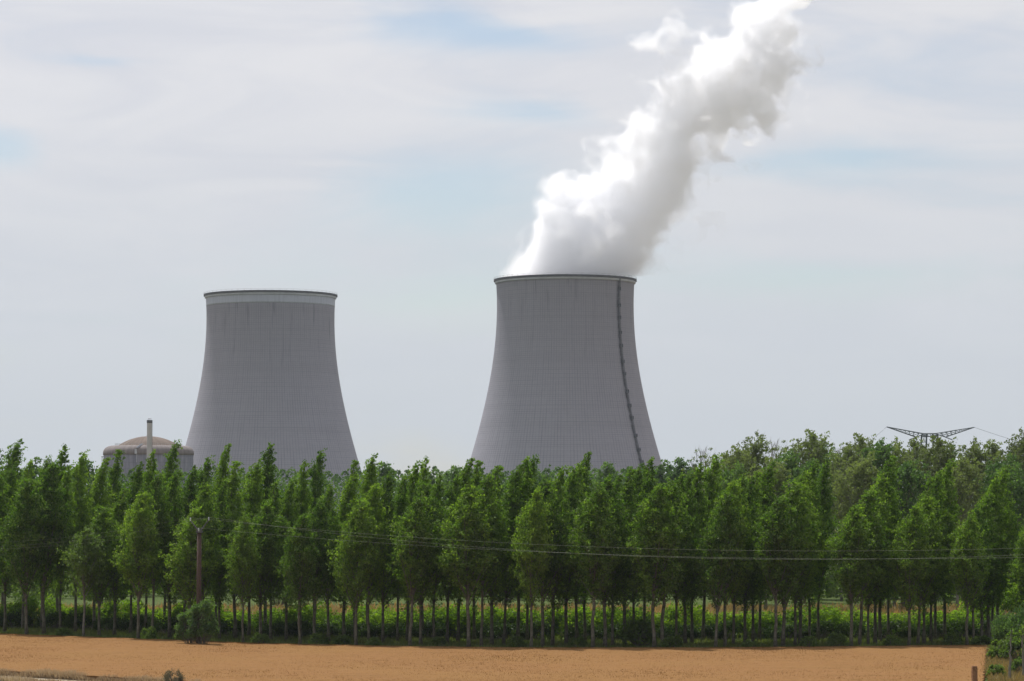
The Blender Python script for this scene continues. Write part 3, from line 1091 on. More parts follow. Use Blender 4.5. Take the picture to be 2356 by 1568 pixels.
# ------------------------------------------------------------------ woods beyond the plantation
V_LOOSE = [make_tree('loose_tree', 400 + i, 32, 12, 5.6 + .5 * (i % 2), 8500, .48, LOOSE, M['olive'], M['bark_grey'], n_limb=58, spread=.62, lean=.02,
                     tipbend=1.2, r_trunk=.30, show_limbs=58, outer=.42, twigs=2, up=.12) for i in range(4)]
V_BUSHY = [make_tree('woodland_tree', 450 + i, 30, 9, 5.4, 10500, .50, ROUND, M['green'], M['bark'], n_limb=70, spread=.60, lean=.02, tipbend=1.2, r_trunk=.28) for i in range(3)]
V_BARE = [make_tree('bare_tree', 480 + i, 32, 10, 4.2, 900, .40, LOOSE, M['olive'], M['bark_grey'], n_limb=60, spread=.5, lean=.015, tipbend=.8, r_trunk=.26,
                    show_limbs=60, outer=.4, twigs=6) for i in range(2)]
V_FAR = [make_tree('far_tree', 520 + i, 30, 6, 5.2, 7000, .62, ROUND if i % 2 else POPLAR, M['green'], M['bark'], n_limb=60, spread=.7, lean=.03, tipbend=1.5, r_trunk=.3, show_limbs=10) for i in range(3)]

WOODS = [  # photo x, y of the top, distance, pattern, label
    (1612, 1038, 590, 'bare', 'bare grey tree top standing just right of the steaming tower'),
    (1650, 1056, 600, 'loose', 'thin olive tree beside the bare tree right of the steaming tower'),
    (1688, 1046, 560, 'loose', 'sparse reddish-olive tree second right of the steaming tower'),
    (1722, 1022, 600, 'loose', 'loose tree with dark scattered leaves, left of the second bare tree'),
    (1768, 1020, 640, 'bare', 'bare thin-branched tree top between two leafy olive trees'),
    (1800, 1046, 570, 'bushy', 'green woodland tree below the second bare tree top'),
    (1846, 1010, 590, 'loose', 'broad olive tree, tallest crown between the steaming tower and the pylon'),
    (1880, 1028, 615, 'bushy', 'green tree on the right shoulder of the tallest olive tree'),
    (1912, 1034, 640, 'bare', 'bare twiggy tree in the notch right of the tallest olive tree'),
    (1935, 1044, 570, 'loose', 'brownish olive tree in the notch left of the pylon'),
    (1972, 1018, 600, 'loose', 'round-topped olive tree left of the pylon tip'),
    (2012, 1022, 590, 'bushy', 'dense green tree under the pylon\'s left tip'),
    (2058, 1032, 610, 'loose', 'olive tree under the middle of the pylon\'s left arm'),
    (2102, 1028, 590, 'loose', 'olive tree hiding the pylon\'s left leg'),
    (2140, 1024, 570, 'loose', 'tall olive tree covering the pylon\'s right leg'),
    (2182, 1034, 600, 'bushy', 'green tree under the middle of the pylon\'s right arm'),
    (2222, 1032, 590, 'loose', 'olive tree under the pylon\'s right tip'),
    (2262, 1032, 610, 'loose', 'olive tree with thin top just right of the pylon'),
    (2300, 1056, 560, 'bushy', 'lower green tree in the dip right of the pylon'),
    (2338, 1016, 590, 'loose', 'tall dark olive tree at the right border of the photo'),
    (2385, 1014, 600, 'bushy', 'tall green tree cut by the right border of the photo'),
    (1668, 1075, 520, 'bushy', 'lower green tree in front of the sparse olive trees'),
    (1760, 1072, 520, 'loose', 'lower grey-olive tree in front of the second bare tree'),
    (1850, 1068, 525, 'bushy', 'lower green tree in front of the tallest olive tree'),
    (1955, 1070, 520, 'loose', 'lower grey-olive tree in the gap left of the pylon'),
    (2075, 1066, 525, 'bushy', 'lower green tree in front of the pylon\'s left arm'),
    (2200, 1070, 520, 'loose', 'lower grey-olive tree in front of the pylon\'s right arm'),
    (2320, 1075, 520, 'bushy', 'lower green tree in front of the trees at the right border'),
    (868, 1068, 880, 'far', 'hazy far tree just right of the steamless tower'),
    (925, 1074, 900, 'far', 'hazy far tree in the open gap between the towers, left part'),
    (985, 1078, 910, 'far', 'hazy far tree in the lowest point of the gap between the towers'),
    (1030, 1076, 890, 'far', 'hazy far tree left of the steaming tower\'s foot'),
    (1085, 1072, 880, 'far', 'hazy far tree before the steaming tower\'s left foot'),
    (1135, 1070, 900, 'far', 'hazy far tree behind the tall poplar at the tower\'s left foot'),
    (1205, 1066, 870, 'far', 'hazy far tree before the left half of the steaming tower'),
    (1250, 1070, 890, 'far', 'hazy far tree before the steaming tower, left of its middle'),
    (1310, 1072, 900, 'far', 'hazy far tree before the middle of the steaming tower'),
    (1388, 1068, 870, 'far', 'hazy far tree in the notch before the steaming tower\'s right half'),
    (1430, 1078, 900, 'far', 'hazy far tree behind the tall poplar at the tower\'s right half'),
    (1507, 1056, 860, 'far', 'hazy far tree before the steaming tower\'s right foot'),
    (1548, 1058, 870, 'far', 'hazy far tree just right of the steaming tower\'s foot'),
    (1585, 1060, 860, 'far', 'hazy far tree left of the first bare tree'),
    (60, 1050, 800, 'far', 'hazy far tree behind the poplars left of the reactor dome'),
    (180, 1062, 810, 'far', 'hazy far tree beside the reactor building'),
]
PICK = {'loose': (V_LOOSE, 'loose_tree'), 'bare': (V_BARE, 'bare_tree'), 'bushy': (V_BUSHY, 'woodland_tree'), 'far': (V_FAR, 'far_tree')}
for i, (px, py, Y, kd, lb) in enumerate(WOODS):
    vs, nm = PICK[kd]
    p = at(px, HZ, Y)
    H = CAMH + (HZ - py) * Y / F - GROUND
    plant(nm, vs[i % len(vs)], (p.x, Y, GROUND), H, rnd.uniform(.9, 1.12), lb, 'tree', 'trees of the woods beyond the plantation', rnd.uniform(-.6, .6))

# the wood behind those, one mass
rng = np.random.default_rng(77)
VV, FF, TT = [], [], []
o_ = 0
for k in range(150):
    Y = rng.uniform(930, 1150)
    px = -150 + 2650 * (k + rng.uniform(0, 1)) / 150
    H = CAMH + (HZ - rng.uniform(1074, 1092)) * Y / F - GROUND
    n = 700
    th, ph = rng.uniform(0, 2 * math.pi, n), rng.uniform(0, 1, n)
    rr_ = 5.5 * np.interp(ph, [0, .3, .6, .85, 1], [.5, 1, 1, .65, .1]) * rng.uniform(.5, 1, n) ** .5
    p = at(px, HZ, Y)
    P = np.stack([p.x + rr_ * np.cos(th), Y + rr_ * np.sin(th), GROUND + 3 + (H - 3) * ph], 1)
    V, F_ = leaf_quads(P, 1.15, rng)
    VV.append(V); FF.append(F_ + o_); TT.append(np.clip(rng.normal(.42, .2, n) + rng.normal(0, .1), 0, 1))
    o_ += len(V)
tag(link('far_woods', np_mesh('far_woods', np.concatenate(VV), np.concatenate(FF), M['green'], False, np.concatenate(TT))), 'far green woods closing the view below the towers', 'woods', kind='stuff')


# ------------------------------------------------------------------ hedge, shrubs, grass
def make_bush(kind, seed, Rx, Ry, H, N, leaf, mat, stems=5, hollow=.0):
    """many-stemmed shrub: leafy shell over a leafless inside"""
    rng = np.random.default_rng(seed)
    nb = 26
    th = rng.uniform(0, 2 * math.pi, nb)
    q = rng.uniform(0, 1, nb)
    C = np.stack([Rx * .78 * np.cos(th) * np.sqrt(1 - q ** 2 * .8), Ry * .78 * np.sin(th) * np.sqrt(1 - q ** 2 * .8), H * (.30 + hollow + (.62 - hollow) * q)], 1)
    sz = rng.uniform(.20, .36, nb) * min(Rx, H)
    li = rng.choice(nb, N)
    v = rng.normal(size=(N, 3))
    v /= np.linalg.norm(v, axis=1)[:, None]
    P = C[li] + v * (sz[li] * rng.uniform(.35, 1.1, N))[:, None]
    P[:, 2] = np.maximum(P[:, 2], .08 + rng.uniform(0, .2, N))
    V, F_ = leaf_quads(P, leaf, rng, up=.25)
    tint = np.clip(.5 + .14 * rng.normal(0, 1, nb)[li] + rng.normal(0, .17, N), 0, 1)
    cr = np_mesh(kind + '_foliage', V, F_, mat, False, tint)
    mb = MB()
    for i in range(nb):
        a = np.array([C[i][0] * .15, C[i][1] * .15, 0])
        m_ = (a + C[i]) * .5 + rng.normal(0, .1, 3)
        mb.tube([tuple(a), tuple(m_), tuple(C[i])], [.04, .03, .012], 4, False)
    return mb.mesh(kind + '_stem', M['bark'], True), cr


def put_bush(name, variant, loc, s, label, cat, group, rz):
    o = empty(name, loc, rz)
    o.scale = s
    tag(o, label, cat, group)
    link('stems', variant[0], o)
    link('foliage', variant[1], o)
    return o


B_HEDGE = [make_bush('bramble', 600 + i, 4.2, 3.4, 4.2, 5600, .34, M['bramble'], hollow=.10) for i in range(4)]
B_DARK = [make_bush('dark_hedge', 630 + i, 4.0, 3.0, 4.6, 4800, .30, M['green'], hollow=.08) for i in range(2)]
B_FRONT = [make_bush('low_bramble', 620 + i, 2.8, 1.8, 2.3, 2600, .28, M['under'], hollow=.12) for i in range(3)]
B_SHRUB = [make_bush('shrub', 640 + i, 1.3, 1.1, 1.6, 1500, .22, M['shrub']) for i in range(3)]
B_TALL = [make_bush('tall_shrub', 660 + i, 2.1, 1.5, 6.4, 5200, .27, M['green']) for i in range(2)]
B_WEED = [make_bush('weed', 680, .9, .8, 1.2, 900, .13, M['weed'])]

k = 0
for (fx, fy, ry, where) in LINES[1:]:
    for half in (0, 1):
        px = fx + 85 + half * 66 + rnd.uniform(-14, 14)
        if px < -60 or px > 2290:
            continue
        Y = edge_dist(px) + 36 + rnd.uniform(-2, 3)
        p = at(px, HZ, Y)
        hs = rnd.uniform(.66, 1.08)
        put_bush('bramble_bush', B_HEDGE[k % 4], (p.x, Y, GROUND), (rnd.uniform(1.0, 1.25), 1.0, hs),
                 ('hedge bush behind the line %s', 'hedge bush right of the line %s')[half] % where, 'bush', 'hedge bushes behind the poplars', rnd.uniform(-.4, .4) + (math.pi if rnd.random() < .5 else 0))
        if (k * 7) % 10 < 9:
            px2 = px + rnd.uniform(10, 45)
            Y = edge_dist(px2) + 29.5 + rnd.uniform(-1, 1.5)
            p = at(px2, HZ, Y)
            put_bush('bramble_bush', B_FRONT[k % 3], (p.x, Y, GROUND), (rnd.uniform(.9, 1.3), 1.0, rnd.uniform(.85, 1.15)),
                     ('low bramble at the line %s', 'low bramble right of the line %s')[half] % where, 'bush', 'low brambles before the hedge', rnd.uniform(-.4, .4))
        k += 1

SHRUBS = [(150, 'at the left end of the field margin'), (345, 'at the foot of the pale front trunk under the chimney stack'), (600, 'just right of the trunks beside the power pole'),
          (735, 'in the margin under the steamless tower'), (788, 'bright in the margin right of the steamless tower\'s middle'), (860, 'between the trunks under the steamless tower\'s right flank'),
          (1010, 'between the trunks left of the steaming tower'), (1190, 'beside the forked trunk under the steaming tower'), (1330, 'under the right half of the steaming tower'),
          (1470, 'largest and roundest, under the steaming tower\'s right foot'), (1545, 'right of the round shrub under the tower\'s right foot'), (1725, 'yellow-green, right of the steaming tower'),
          (1860, 'between the steaming tower and the pylon'), (1925, 'in the wide gap left of the pylon'), (2050, 'under the pylon'), (2190, 'dark, right of the pylon'), (2255, 'by the last trunks on the right')]
for i, (px, where) in enumerate(SHRUBS):
    Y = edge_dist(px) + rnd.uniform(2.5, 7) + (10 if px == 1470 else 0)
    p = at(px, HZ, Y)
    s = rnd.uniform(.8, 1.25) * (2.0 if px == 1470 else 1.0)
    put_bush('shrub', B_SHRUB[i % 3], (p.x, Y, GROUND), (s, s, s * rnd.uniform(.8, 1.15)), 'low leafy shrub %s' % where, 'shrub', 'shrubs in the field margin', rnd.uniform(0, 6.28))

# thicket at the foot of the power pole
Y = 383.2
for (px, dy, s, lb) in ((470, 0, 1.02, 'tall dark green shrub hiding the foot of the power pole'), (440, 1.6, .82, 'tall shrub left of the power pole, behind the one at its foot')):
    p = at(px, HZ, Y + dy)
    put_bush('tall_shrub', B_TALL[px % 2], (p.x, Y + dy, GROUND), (1, 1, s), lb, 'shrub', 'shrubs round the power pole', .4)

# margin grass between wheat and hedge; tall grass on the meadow behind; all uncountable
def blades(P, h, w, rng, lean=.35):
    n = len(P)
    a = rng.uniform(0, 2 * math.pi, n)
    hh = h * rng.uniform(.5, 1.3, n)
    dx, dy = np.cos(a) * w, np.sin(a) * w
    tip = P + np.stack([rng.normal(.12, lean, n) * hh, rng.normal(0, lean, n) * hh, hh], 1)
    V = np.stack([P + np.stack([dx, dy, 0 * a], 1), P - np.stack([dx, dy, 0 * a], 1), tip], 1).reshape(-1, 3)
    return V, np.arange(n * 3).reshape(n, 3)


def clump_noise(x, y, s, seed):
    return lattice_noise(np.stack([x, y, np.full_like(x, seed * 3.1)], 1).astype(np.float32), s, seed, 3)


def blade_object(name, mat, px0, px1, yfun0, yfun1, n, h, w, seed, label, keep=None, z=GROUND):
    rng = np.random.default_rng(seed)
    px = rng.uniform(px0, px1, n)
    Y0 = np.array([yfun0(q) for q in np.linspace(px0, px1, 60)])
    Y1 = np.array([yfun1(q) for q in np.linspace(px0, px1, 60)])
    u = (px - px0) / (px1 - px0) * 59
    a, b = np.interp(u, np.arange(60), Y0), np.interp(u, np.arange(60), Y1)
    Y = a + (b - a) * rng.uniform(0, 1, n)
    X = (px - CX) / F * Y / math.cos(PITCH)
    cn = clump_noise(X, Y, .35, seed)
    if keep is not None:
        m = cn > keep
        X, Y, cn = X[m], Y[m], cn[m]
    P = np.stack([X, Y, np.full_like(X, z)], 1)
    V, F_ = blades(P, h * (1 + 1.0 * np.clip(cn, -.6, 1)), w, rng)
    t = np.clip(.45 + cn * .45 + rng.normal(0, .16, len(P)), 0, 1)
    return tag(link(name, np_mesh(name, V, F_, mat, False, t)), label, 'grass', kind='stuff')


blade_object('margin_grass', M['grass'], -120, 2480, lambda q: edge_dist(q) + .05, lambda q: edge_dist(q) + 30, 60000, .5, .09, 31, 'rough green grass under the poplars')
blade_object('meadow_grass', M['grass'], -120, 2480, lambda q: edge_dist(q) + 34, lambda q: 480, 45000, .8, .16, 32, 'green meadow grass behind the hedge')
blade_object('ripe_grass', M['gold_grass'], -150, 2500, lambda q: 455, lambda q: 530, 45000, .95, .18, 33, 'ripe golden grass strip beyond the hedge', keep=.08)

# thicket along the far side of the meadow, one mass
rng = np.random.default_rng(78)
VV, FF, TT, o_ = [], [], [], 0
for k in range(120):
    Y = rng.uniform(575, 610)
    px = -150 + 2650 * (k + rng.uniform(0, 1)) / 120
    p = at(px, HZ, Y)
    Rb, Hb, n = rng.uniform(2.0, 4.0), rng.uniform(4.0, 8.5), 420
    v = rng.normal(size=(n, 3))
    v /= np.linalg.norm(v, axis=1)[:, None]
    v[:, 2] = np.abs(v[:, 2])
    P = np.array([p.x, Y, GROUND + .4]) + v * rng.uniform(.6, 1.05, n)[:, None] * np.array([Rb, Rb, Hb])
    V, F_ = leaf_quads(P, .75, rng)
    VV.append(V); FF.append(F_ + o_); TT.append(np.clip(rng.normal(.5, .18, n) + rng.normal(0, .14), 0, 1))
    o_ += len(V)
tag(link('far_thicket', np_mesh('far_thicket', np.concatenate(VV), np.concatenate(FF), M['shrub'], False, np.concatenate(TT))), 'green thicket along the far side of the meadow', 'thicket', kind='stuff')

# bushes standing on the meadow
for i, (px, Y, s, lb) in enumerate(((2055, 520, 2.0, 'round grey-green bush on the meadow under the pylon'), (1700, 545, 1.6, 'bush on the meadow right of the steaming tower'),
                                   (1150, 550, 1.7, 'bush on the meadow under the steaming tower\'s left foot'), (640, 540, 1.8, 'bush on the meadow under the steamless tower'),
                                   (240, 545, 1.7, 'bush on the meadow under the reactor dome'), (2290, 470, 1.5, 'bush on the meadow near the right border'),
                                   (1330, 560, 1.6, 'bush on the meadow under the middle of the steaming tower'), (880, 555, 1.5, 'bush on the meadow right of the steamless tower'))):
    p = at(px, HZ, Y)
    put_bush('meadow_bush', B_SHRUB[i % 3] if False else B_HEDGE[i % 4], (p.x, Y, GROUND), (s * .9, s * .9, s * .95), lb, 'bush', 'bushes on the meadow', i * 1.3)

# ------------------------------------------------------------------ wheat field, track, verges
def field_material():
    m, g = material('ripe_wheat')
    t = g.new('ShaderNodeTexCoord')
    p = t.outputs['Object']
    x, y, z = g.sep(p)
    n1 = g.noise(p, .05, 4, .55)
    n2 = g.noise(p, 1.6, 4, .7)
    n3 = g.noise(g.comb(g.math('MULTIPLY', x, .035), g.math('MULTIPLY', y, .8), 0.0), 1.0, 4, .6)
    c = g.mix(g.mapr(n2, .25, .75, 0, 1), (.192, .099, .039, 1), (.250, .136, .056, 1))
    c = g.mix(g.mapr(n3, .45, .70, 0, .6), c, (.165, .092, .034, 1))
    c = g.mix(g.mapr(n1, .40, .68, 0, .6), c, (.222, .124, .047, 1))
    return finish(m, g, principled(g, c, .95, .03, 0, bump(g, n2, .5, .15)))


M['field'] = field_material()
# the wheat stands 0.6 m above the soil between the far margin and the track
NEAR_L = [(-400, 335.0), (0, 321.5), (120, 316.0), (250, 310.0), (420, 303.0), (900, 275.0), (2700, 240.0)]     # photo x -> distance of the near edge
def near_dist(px):
    a, b_ = zip(*NEAR_L)
    return float(np.interp(px, a, b_))


def field_right(Y):     # right-hand edge of the wheat, in metres
    return float(np.interp(Y, [230, 300, 380], [37.6, 49.0, 62.6]))


nxs, nys = 420, 240
rng = np.random.default_rng(5)
pxs = np.linspace(-420, 2420, nxs + 1)
far = np.array([edge_dist(q) for q in pxs]) + .25 * lattice_noise(np.stack([pxs * .06, pxs * 0, pxs * 0], 1).astype(np.float32), 1, 3, 3)
nea = np.array([near_dist(q) for q in pxs])
t = np.linspace(0, 1, nys + 1)
YY = nea[None] + (far - nea)[None] * t[:, None]
XX = (pxs - CX)[None] / F * YY / math.cos(PITCH)
XR = np.interp(YY, [230, 300, 380], [37.6, 49.0, 62.6])
XX = np.minimum(XX, XR + .15 * np.sin(YY * 1.7))
Pn = np.stack([XX.ravel(), YY.ravel(), np.zeros(XX.size)], 1).astype(np.float32)
ZZ = (lattice_noise(Pn, .8, 6, 3) * .07 + lattice_noise(Pn, .06, 8, 2) * .06).reshape(XX.shape)
V = np.stack([XX, YY, ZZ], -1)
# skirts down to the soil on all four sides
def skirt(edge):
    lowr = edge.copy()
    lowr[:, 2] = GROUND + .004
    return lowr
Vt = V.reshape(-1, 3)
k = np.arange((nys + 1) * (nxs + 1)).reshape(nys + 1, nxs + 1)
Fq = np.stack([k[:-1, :-1], k[:-1, 1:], k[1:, 1:], k[1:, :-1]], -1).reshape(-1, 4)
extra_v, extra_f, base = [], [], len(Vt)
for ids in (k[0], k[-1], k[:, 0], k[:, -1]):
    lo_ = skirt(Vt[ids])
    j = base + np.arange(len(ids))
    extra_f.append(np.stack([ids[:-1], ids[1:], j[1:], j[:-1]], 1))
    extra_v.append(lo_)
    base += len(ids)
tag(link('wheat_field', np_mesh('wheat_field', np.concatenate([Vt] + extra_v), np.concatenate([Fq] + extra_f), M['field'], True)), kind='structure')

# standing ears: sparse over the field, closer along its edges
n = 150000
px = rng.uniform(-150, 2420, n)
u = rng.uniform(0, 1, n)
edge = rng.uniform(0, 1, n) < .18
u = np.where(edge, 1 - .03 * rng.uniform(0, 1, n) ** 2, u)
a = np.interp(px, pxs, nea)
b_ = np.interp(px, pxs, far)
Y = a + (b_ - a) * u
X = (px - CX) / F * Y / math.cos(PITCH)
ok = X < np.interp(Y, [230, 300, 380], [37.4, 48.8, 62.4])
X, Y = X[ok], Y[ok]
P = np.stack([X, Y, np.full_like(X, -.09)], 1)
V, F_ = blades(P, .16, .035, rng, .4)
tint = np.clip(rng.normal(.5, .22, len(P)) + .25 * clump_noise(X, Y, .25, 9), 0, 1)
tag(link('wheat_ears', np_mesh('wheat_ears', V, F_, M['wheat'], False, tint)), 'ripe orange-brown wheat ears covering the field', 'wheat', kind='stuff')

# pale gravel track at the lower left
def track_material():
    m, g = material('pale_gravel')
    t = g.new('ShaderNodeTexCoord')
    n = g.noise(t.outputs['Object'], 3.0, 5, .7)
    c = g.mix(g.mapr(n, .3, .7, 0, 1), (.30, .26, .19, 1), (.46, .41, .31, 1))
    return finish(m, g, principled(g, c, .95, .1, 0, bump(g, n, .6, .05)))


M['track'] = track_material()
tv, tf = [], []
tp = np.linspace(-500, 2600, 60)
for i, q in enumerate(tp):
    d = near_dist(q)
    for off in (-.5, -4.2):
        w_ = at(q, HZ, d + off)
        tv.append((w_.x, d + off, GROUND + .03 + (0.02 if off > -1 else 0)))
    if i:
        j = 2 * i
        tf.append((j - 2, j - 1, j + 1, j))
tag(link('gravel_track', np_mesh('gravel_track', np.array(tv), np.array(tf), M['track'])), kind='structure')

blade_object('dry_grass', M['dry_grass'], -150, 640, lambda q: near_dist(q) - .6, lambda q: near_dist(q) + .7, 16000, .72, .05, 51, 'pale dry grass along the gravel track', keep=-.55)
blade_object('verge_grass', M['dry_grass'], -150, 420, lambda q: near_dist(q) - 4.4, lambda q: near_dist(q) - 9, 6000, .35, .07, 52, 'short dry grass on the near side of the track')
p = at(402, HZ, 303.0)
put_bush('weed_clump', B_WEED[0], (p.x, 303.0, GROUND), (1.45, 1.0, 1.4), 'dry dark weed clump beside the gravel track', 'weed', None, .3)

# right-hand verge, where the wheat ends
blade_object('side_verge_grass', M['gold_grass'], 2255, 2520, lambda q: 300 if q > 2266 else 318, lambda q: 376, 16000, .7, .09, 53, 'golden grass on the verge right of the wheat')
for i, (px, Y, s, lb) in enumerate(((2300, 352, 1.5, 'leafy bush right of the wheat, nearest the field corner'), (2338, 346, 1.75, 'wide green bush between the two slim trunks on the right'),
                                   (2385, 340, 1.7, 'green bush cut by the right border'), (2287, 316, .9, 'small pale shrub by the wooden post'), (2345, 322, 1.1, 'dark low shrub at the lower right corner'))):
    p = at(px, HZ, Y)
    put_bush('verge_bush', B_SHRUB[i % 3], (p.x, Y, GROUND), (s, s, s), lb, 'bush', 'bushes on the right-hand verge', i * 2.1)
for i, (px, Y, ytop, lb) in enumerate(((2319, 309, 1442, 'slim sapling with a pale bare stem on the verge right of the wheat'), (2351, 312, 1436, 'darker slim sapling at the right border, on the verge'))):
    p = at(px, HZ, Y)
    H = CAMH + (HZ - ytop) * Y / F - GROUND
    plant('verge_sapling', V_SLIM[i], (p.x, Y, GROUND), H, 1.0, lb, 'sapling', 'slim saplings on the right-hand verge', 0)

# dark hedge closing the verge at the right border
for i, (px, Y, sx_, sz_, lb) in enumerate(((2318, 372, .62, 1.05, 'dark hedge bush behind the saplings on the right'), (2366, 368, .8, 1.25, 'tall dark hedge bush cut by the right border'))):
    p = at(px, HZ, Y)
    put_bush('hedge_bush', B_DARK[i], (p.x, Y, GROUND), (sx_, .8, sz_), lb, 'bush', 'dark hedge at the right border', i * 2.0)

# wooden post at the lower right
p = at(2238.5, HZ, 292)
root = empty('wooden_post', (p.x, 292, GROUND))
tag(root, 'square brown wooden post at the lower right, at the edge of the wheat', 'post')
hp = CAMH + (HZ - 1531) * 292 / F - GROUND
b = MB()
b.box((0, 0, hp / 2 - .06), (.50, .46, hp - .12), .15)
link('shaft', b.mesh('post_shaft', M['post']), root)
b = MB()
b.box((0, 0, hp - .05), (.46, .42, .12), .15)
link('bevelled_top', b.mesh('post_top', M['post']), root)

# ------------------------------------------------------------------ power pole and its wires
D_P = 385.5
p = at(459, HZ, D_P)
zt = CAMH + (HZ - 1220) * D_P / F - GROUND
k_ = D_P / F
root = empty('power_pole', (p.x, D_P, GROUND))
tag(root, 'brown wooden power pole with a V-shaped steel arm in front of the poplars', 'power pole')
b = MB()
b.tube([(0, 0, 0), (0, 0, zt * .5), (0, 0, zt)], [.36, .33, .29], 12)
link('pole', b.mesh('power_pole_shaft', M['wood_pole'], True), root)
b = MB()
arm = {-1: (-20.5 * k_, 0, zt + 22 * k_), 1: (21.5 * k_, 0, zt + 23 * k_)}
for s_ in (-1, 1):
    b.tube([(0, -.1, zt - .25), (arm[s_][0] * .25, -.1, zt + .12), arm[s_]], [.11, .10, .08], 6)
b.box((0, -.05, zt - .2), (.8, .75, .3))
link('crossarm', b.mesh('power_pole_arm', M['arm']), root)
INS = [(-20.5 * k_, 0, zt + 22 * k_), (21.5 * k_, 0, zt + 23 * k_), (-.05, -.35, zt - .1)]
b = MB()
for (x, y, z) in INS:
    b2 = MB()
    b2.lathe([(.02, 0), (.10, .02), (.05, .10), (.12, .14), (.05, .22), (.12, .26), (.05, .34), (.10, .38), (.02, .42)], 10)
    link('insulator', b2.mesh('power_pole_insulator', M['porcelain']), root, (x, y - .05, z - .05))

def wire(name, A, B, sag, r, n=40, mat=None, label=None, cat='wire', group=None):
    mb = MB()
    A, B = Vector(A), Vector(B)
    pts = [A.lerp(B, i / n) - Vector((0, 0, 4 * sag * (i / n) * (1 - i / n))) for i in range(n + 1)]
    mb.tube(pts, r, 4)
    return tag(link(name, mb.mesh(name, mat or M['wire'])), label, cat, group)


base = Vector((p.x, D_P, GROUND))
# the line runs towards the next pole, a little nearer to the camera on the right, further away on the left
SLOPE = -17.5 / 43.0


def on_line(px, py, dy):
    """point at photo place (px, py) in the upright plane that the line follows"""
    q = (px - CX) / F / math.cos(PITCH)
    Y = (D_P + dy - SLOPE * base.x) / (1 - SLOPE * q)
    return at(px, py, Y)


def power_wire(start, pts, dy, x_end, r, label):
    ps = [start] + [on_line(a, b_, dy) for a, b_ in pts]
    X = np.array([q.x for q in ps])
    co = np.polyfit(X, np.array([q.z for q in ps]), 2, w=[8] + [1] * len(pts))
    xs_ = np.linspace(start.x, x_end, 60)
    mb = MB()
    d0 = start.z - np.polyval(co, start.x)
    mb.tube([(x, D_P + SLOPE * (x - base.x) + (start.y - D_P) * max(0, 1 - i / 6) + dy * min(1, i / 6), np.polyval(co, x) + d0 * max(0, 1 - i / 8)) for i, x in enumerate(xs_)], r, 4)
    return tag(link('power_wire', mb.mesh('power_wire', M['wire'])), label, 'power wire', 'wires of the wooden power pole')


tops = [base + Vector((x, y, z + .4)) for x, y, z in INS]
power_wire(tops[0], [(620, 1216), (1174, 1250.5), (1759, 1264.5), (2100, 1266), (2356, 1264)], .5, 150, .008, 'upper power wire running right from the pole')
power_wire(tops[1], [(620, 1229), (1174, 1264), (1759, 1281.5), (2100, 1283), (2356, 1281.5)], 0, 150, .008, 'power wire running right from the pole, just above the lowest wire')
power_wire(tops[2], [(620, 1233), (1174, 1267), (1759, 1284), (2100, 1285.5), (2356, 1284)], -.5, 150, .008, 'lowest power wire running right from the pole')
power_wire(tops[0], [(288, 1221), (60, 1243), (-100, 1252)], .3, -190, .006, 'upper power wire running left from the pole')
power_wire(tops[1], [(288, 1231), (60, 1252), (-100, 1261)], 0, -190, .006, 'middle power wire running left from the pole')
power_wire(tops[2], [(288, 1242), (60, 1259), (-100, 1267)], -.3, -190, .006, 'lowest power wire running left from the pole')


def wire(name, A, B, sag, r, n=40, mat=None, label=None, cat='wire', group=None):
    mb = MB()
    A, B = Vector(A), Vector(B)
    pts = [A.lerp(B, i / n) - Vector((0, 0, 4 * sag * (i / n) * (1 - i / n))) for i in range(n + 1)]
    mb.tube(pts, r, 4)
    return tag(link(name, mb.mesh(name, mat or M['wire'])), label, cat, group)


# ------------------------------------------------------------------ lattice pylon beyond the woods
D_Y = 1200.0
ky = D_Y / F


def pp(x, y):      # photo position -> the pylon's own plane
    return Vector(((x - 2138.0) * ky, 0, CAMH + (HZ - y) * ky - GROUND))


c = at(2138, HZ, D_Y)
root = empty('lattice_pylon', (c.x, D_Y, GROUND))
tag(root, 'dark steel lattice pylon with two upswept arms showing above the trees', 'pylon')
LT, RT = pp(2041.5, 983), pp(2243, 984)
LM, RM = pp(2109, 1006.5), pp(2176.5, 1006.5)      # lower nodes of the arms
LC, RC = pp(2127.5, 999), pp(2153, 998.5)          # heads of the two legs


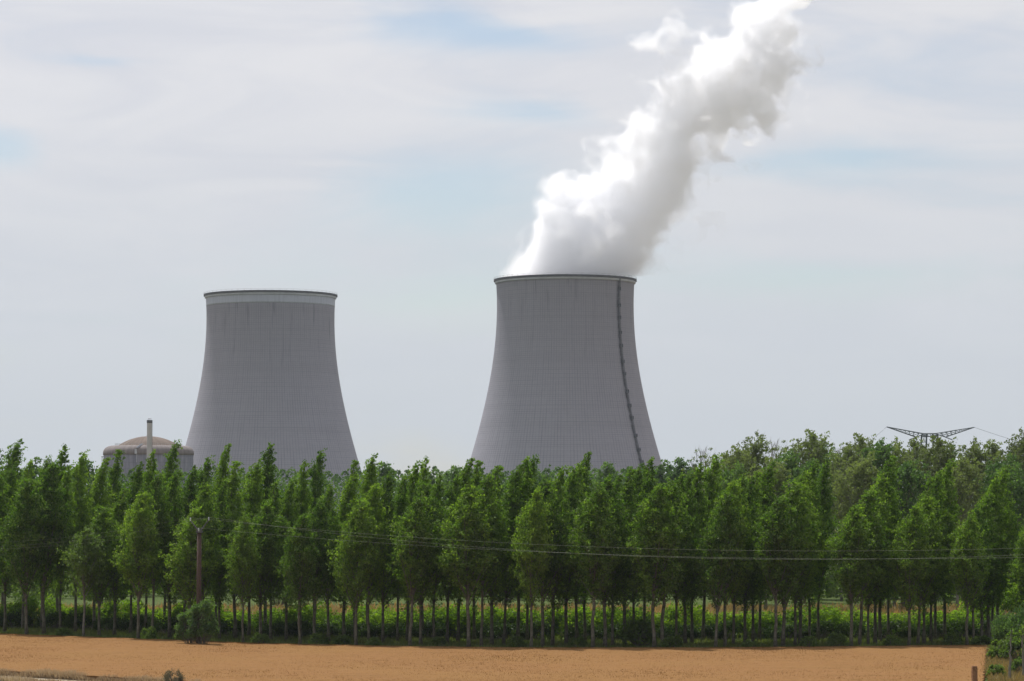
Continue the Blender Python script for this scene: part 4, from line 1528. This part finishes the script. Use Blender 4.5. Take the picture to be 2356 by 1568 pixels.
def truss(mb, top, low, r, n, w):
    """three-chord arm: top chord pair and lower chord with bracing, closing at the tip"""
    rows = []
    for i in range(n + 1):
        f = i / n
        a = top[0].lerp(top[1], f)
        b_ = low[0].lerp(low[1], f)
        d = Vector((0, w * f + .05, 0))
        rows.append((a + d, a - d, b_ + d, b_ - d))
    for k in range(4):
        mb.tube([q[k] for q in rows], r, 4)
    for i in range(1, n + 1):
        q, q0 = rows[i], rows[i - 1]
        for k, j in ((0, 2), (1, 3)):
            mb.tube([q[k], q[j]], r * .5, 3)
            mb.tube([q0[k], q[j]], r * .5, 3)
        mb.tube([q[0], q[1]], r * .5, 3)
        mb.tube([q[2], q[3]], r * .5, 3)


for s_, tip, lo_, hd in ((-1, LT, LM, LC), (1, RT, RM, RC)):
    mb = MB()
    truss(mb, (tip, hd), (tip, lo_), .19, 8, .9)
    mb.tube([lo_, hd], .19, 4)
    mb.tube([lo_, lo_ + Vector((s_ * 3.0, 0, -1.2))], .2, 4)
    mb.tube([lo_, lo_ + Vector((-s_ * 2.2, 0, .9)), hd + Vector((-s_ * 1.5, 0, -.9))], .2, 4)
    link('arm', mb.mesh('pylon_arm', M['steel_pylon']), root)
mb = MB()
for dz in (0, -1.1):
    for dy in (-.9, .9):
        mb.tube([LC + Vector((-.6, dy, dz)), RC + Vector((.6, dy, dz))], .24, 4)
for i in range(5):
    x = LC.x + (RC.x - LC.x) * i / 4
    mb.tube([(x, -.9, LC.z), (x + .55, -.9, LC.z - 1.1)], .13, 3)
link('beam', mb.mesh('pylon_beam', M['steel_pylon']), root)
for hd, sgn in ((LC, -1), (RC, 1)):
    mb = MB()
    H = hd.z - .2
    n = 14
    rows = []
    for i in range(n + 1):
        f = i / n
        wx = 2.2 - 1.2 * f
        cxx = hd.x + sgn * 2.0 * (1 - f)
        rows.append([Vector((cxx + a * wx, b_ * wx, H * f)) for a, b_ in ((-1, -1), (1, -1), (1, 1), (-1, 1))])
    for k in range(4):
        mb.tube([q[k] for q in rows], .2, 4)
    for i in range(n):
        for k in range(4):
            mb.tube([rows[i][k], rows[i + 1][(k + 1) % 4]], .09, 3)
            mb.tube([rows[i + 1][k], rows[i + 1][(k + 1) % 4]], .09, 3)
    link('leg', mb.mesh('pylon_leg', M['steel_pylon']), root)
o = root.location
e1 = at(1690, 1085, 2000)
wire('overhead_cable', o + LT, (e1.x, 2000, e1.z), 16, .06, 40, M['steel_pylon'], 'thin overhead cable falling left from the pylon\'s left tip', 'cable')
e2 = at(3300, 1000, 1250)
wire('overhead_cable', o + RT, (e2.x, 1250, e2.z), 17, .06, 40, M['steel_pylon'], 'thin overhead cable leaving the pylon\'s right tip', 'cable')
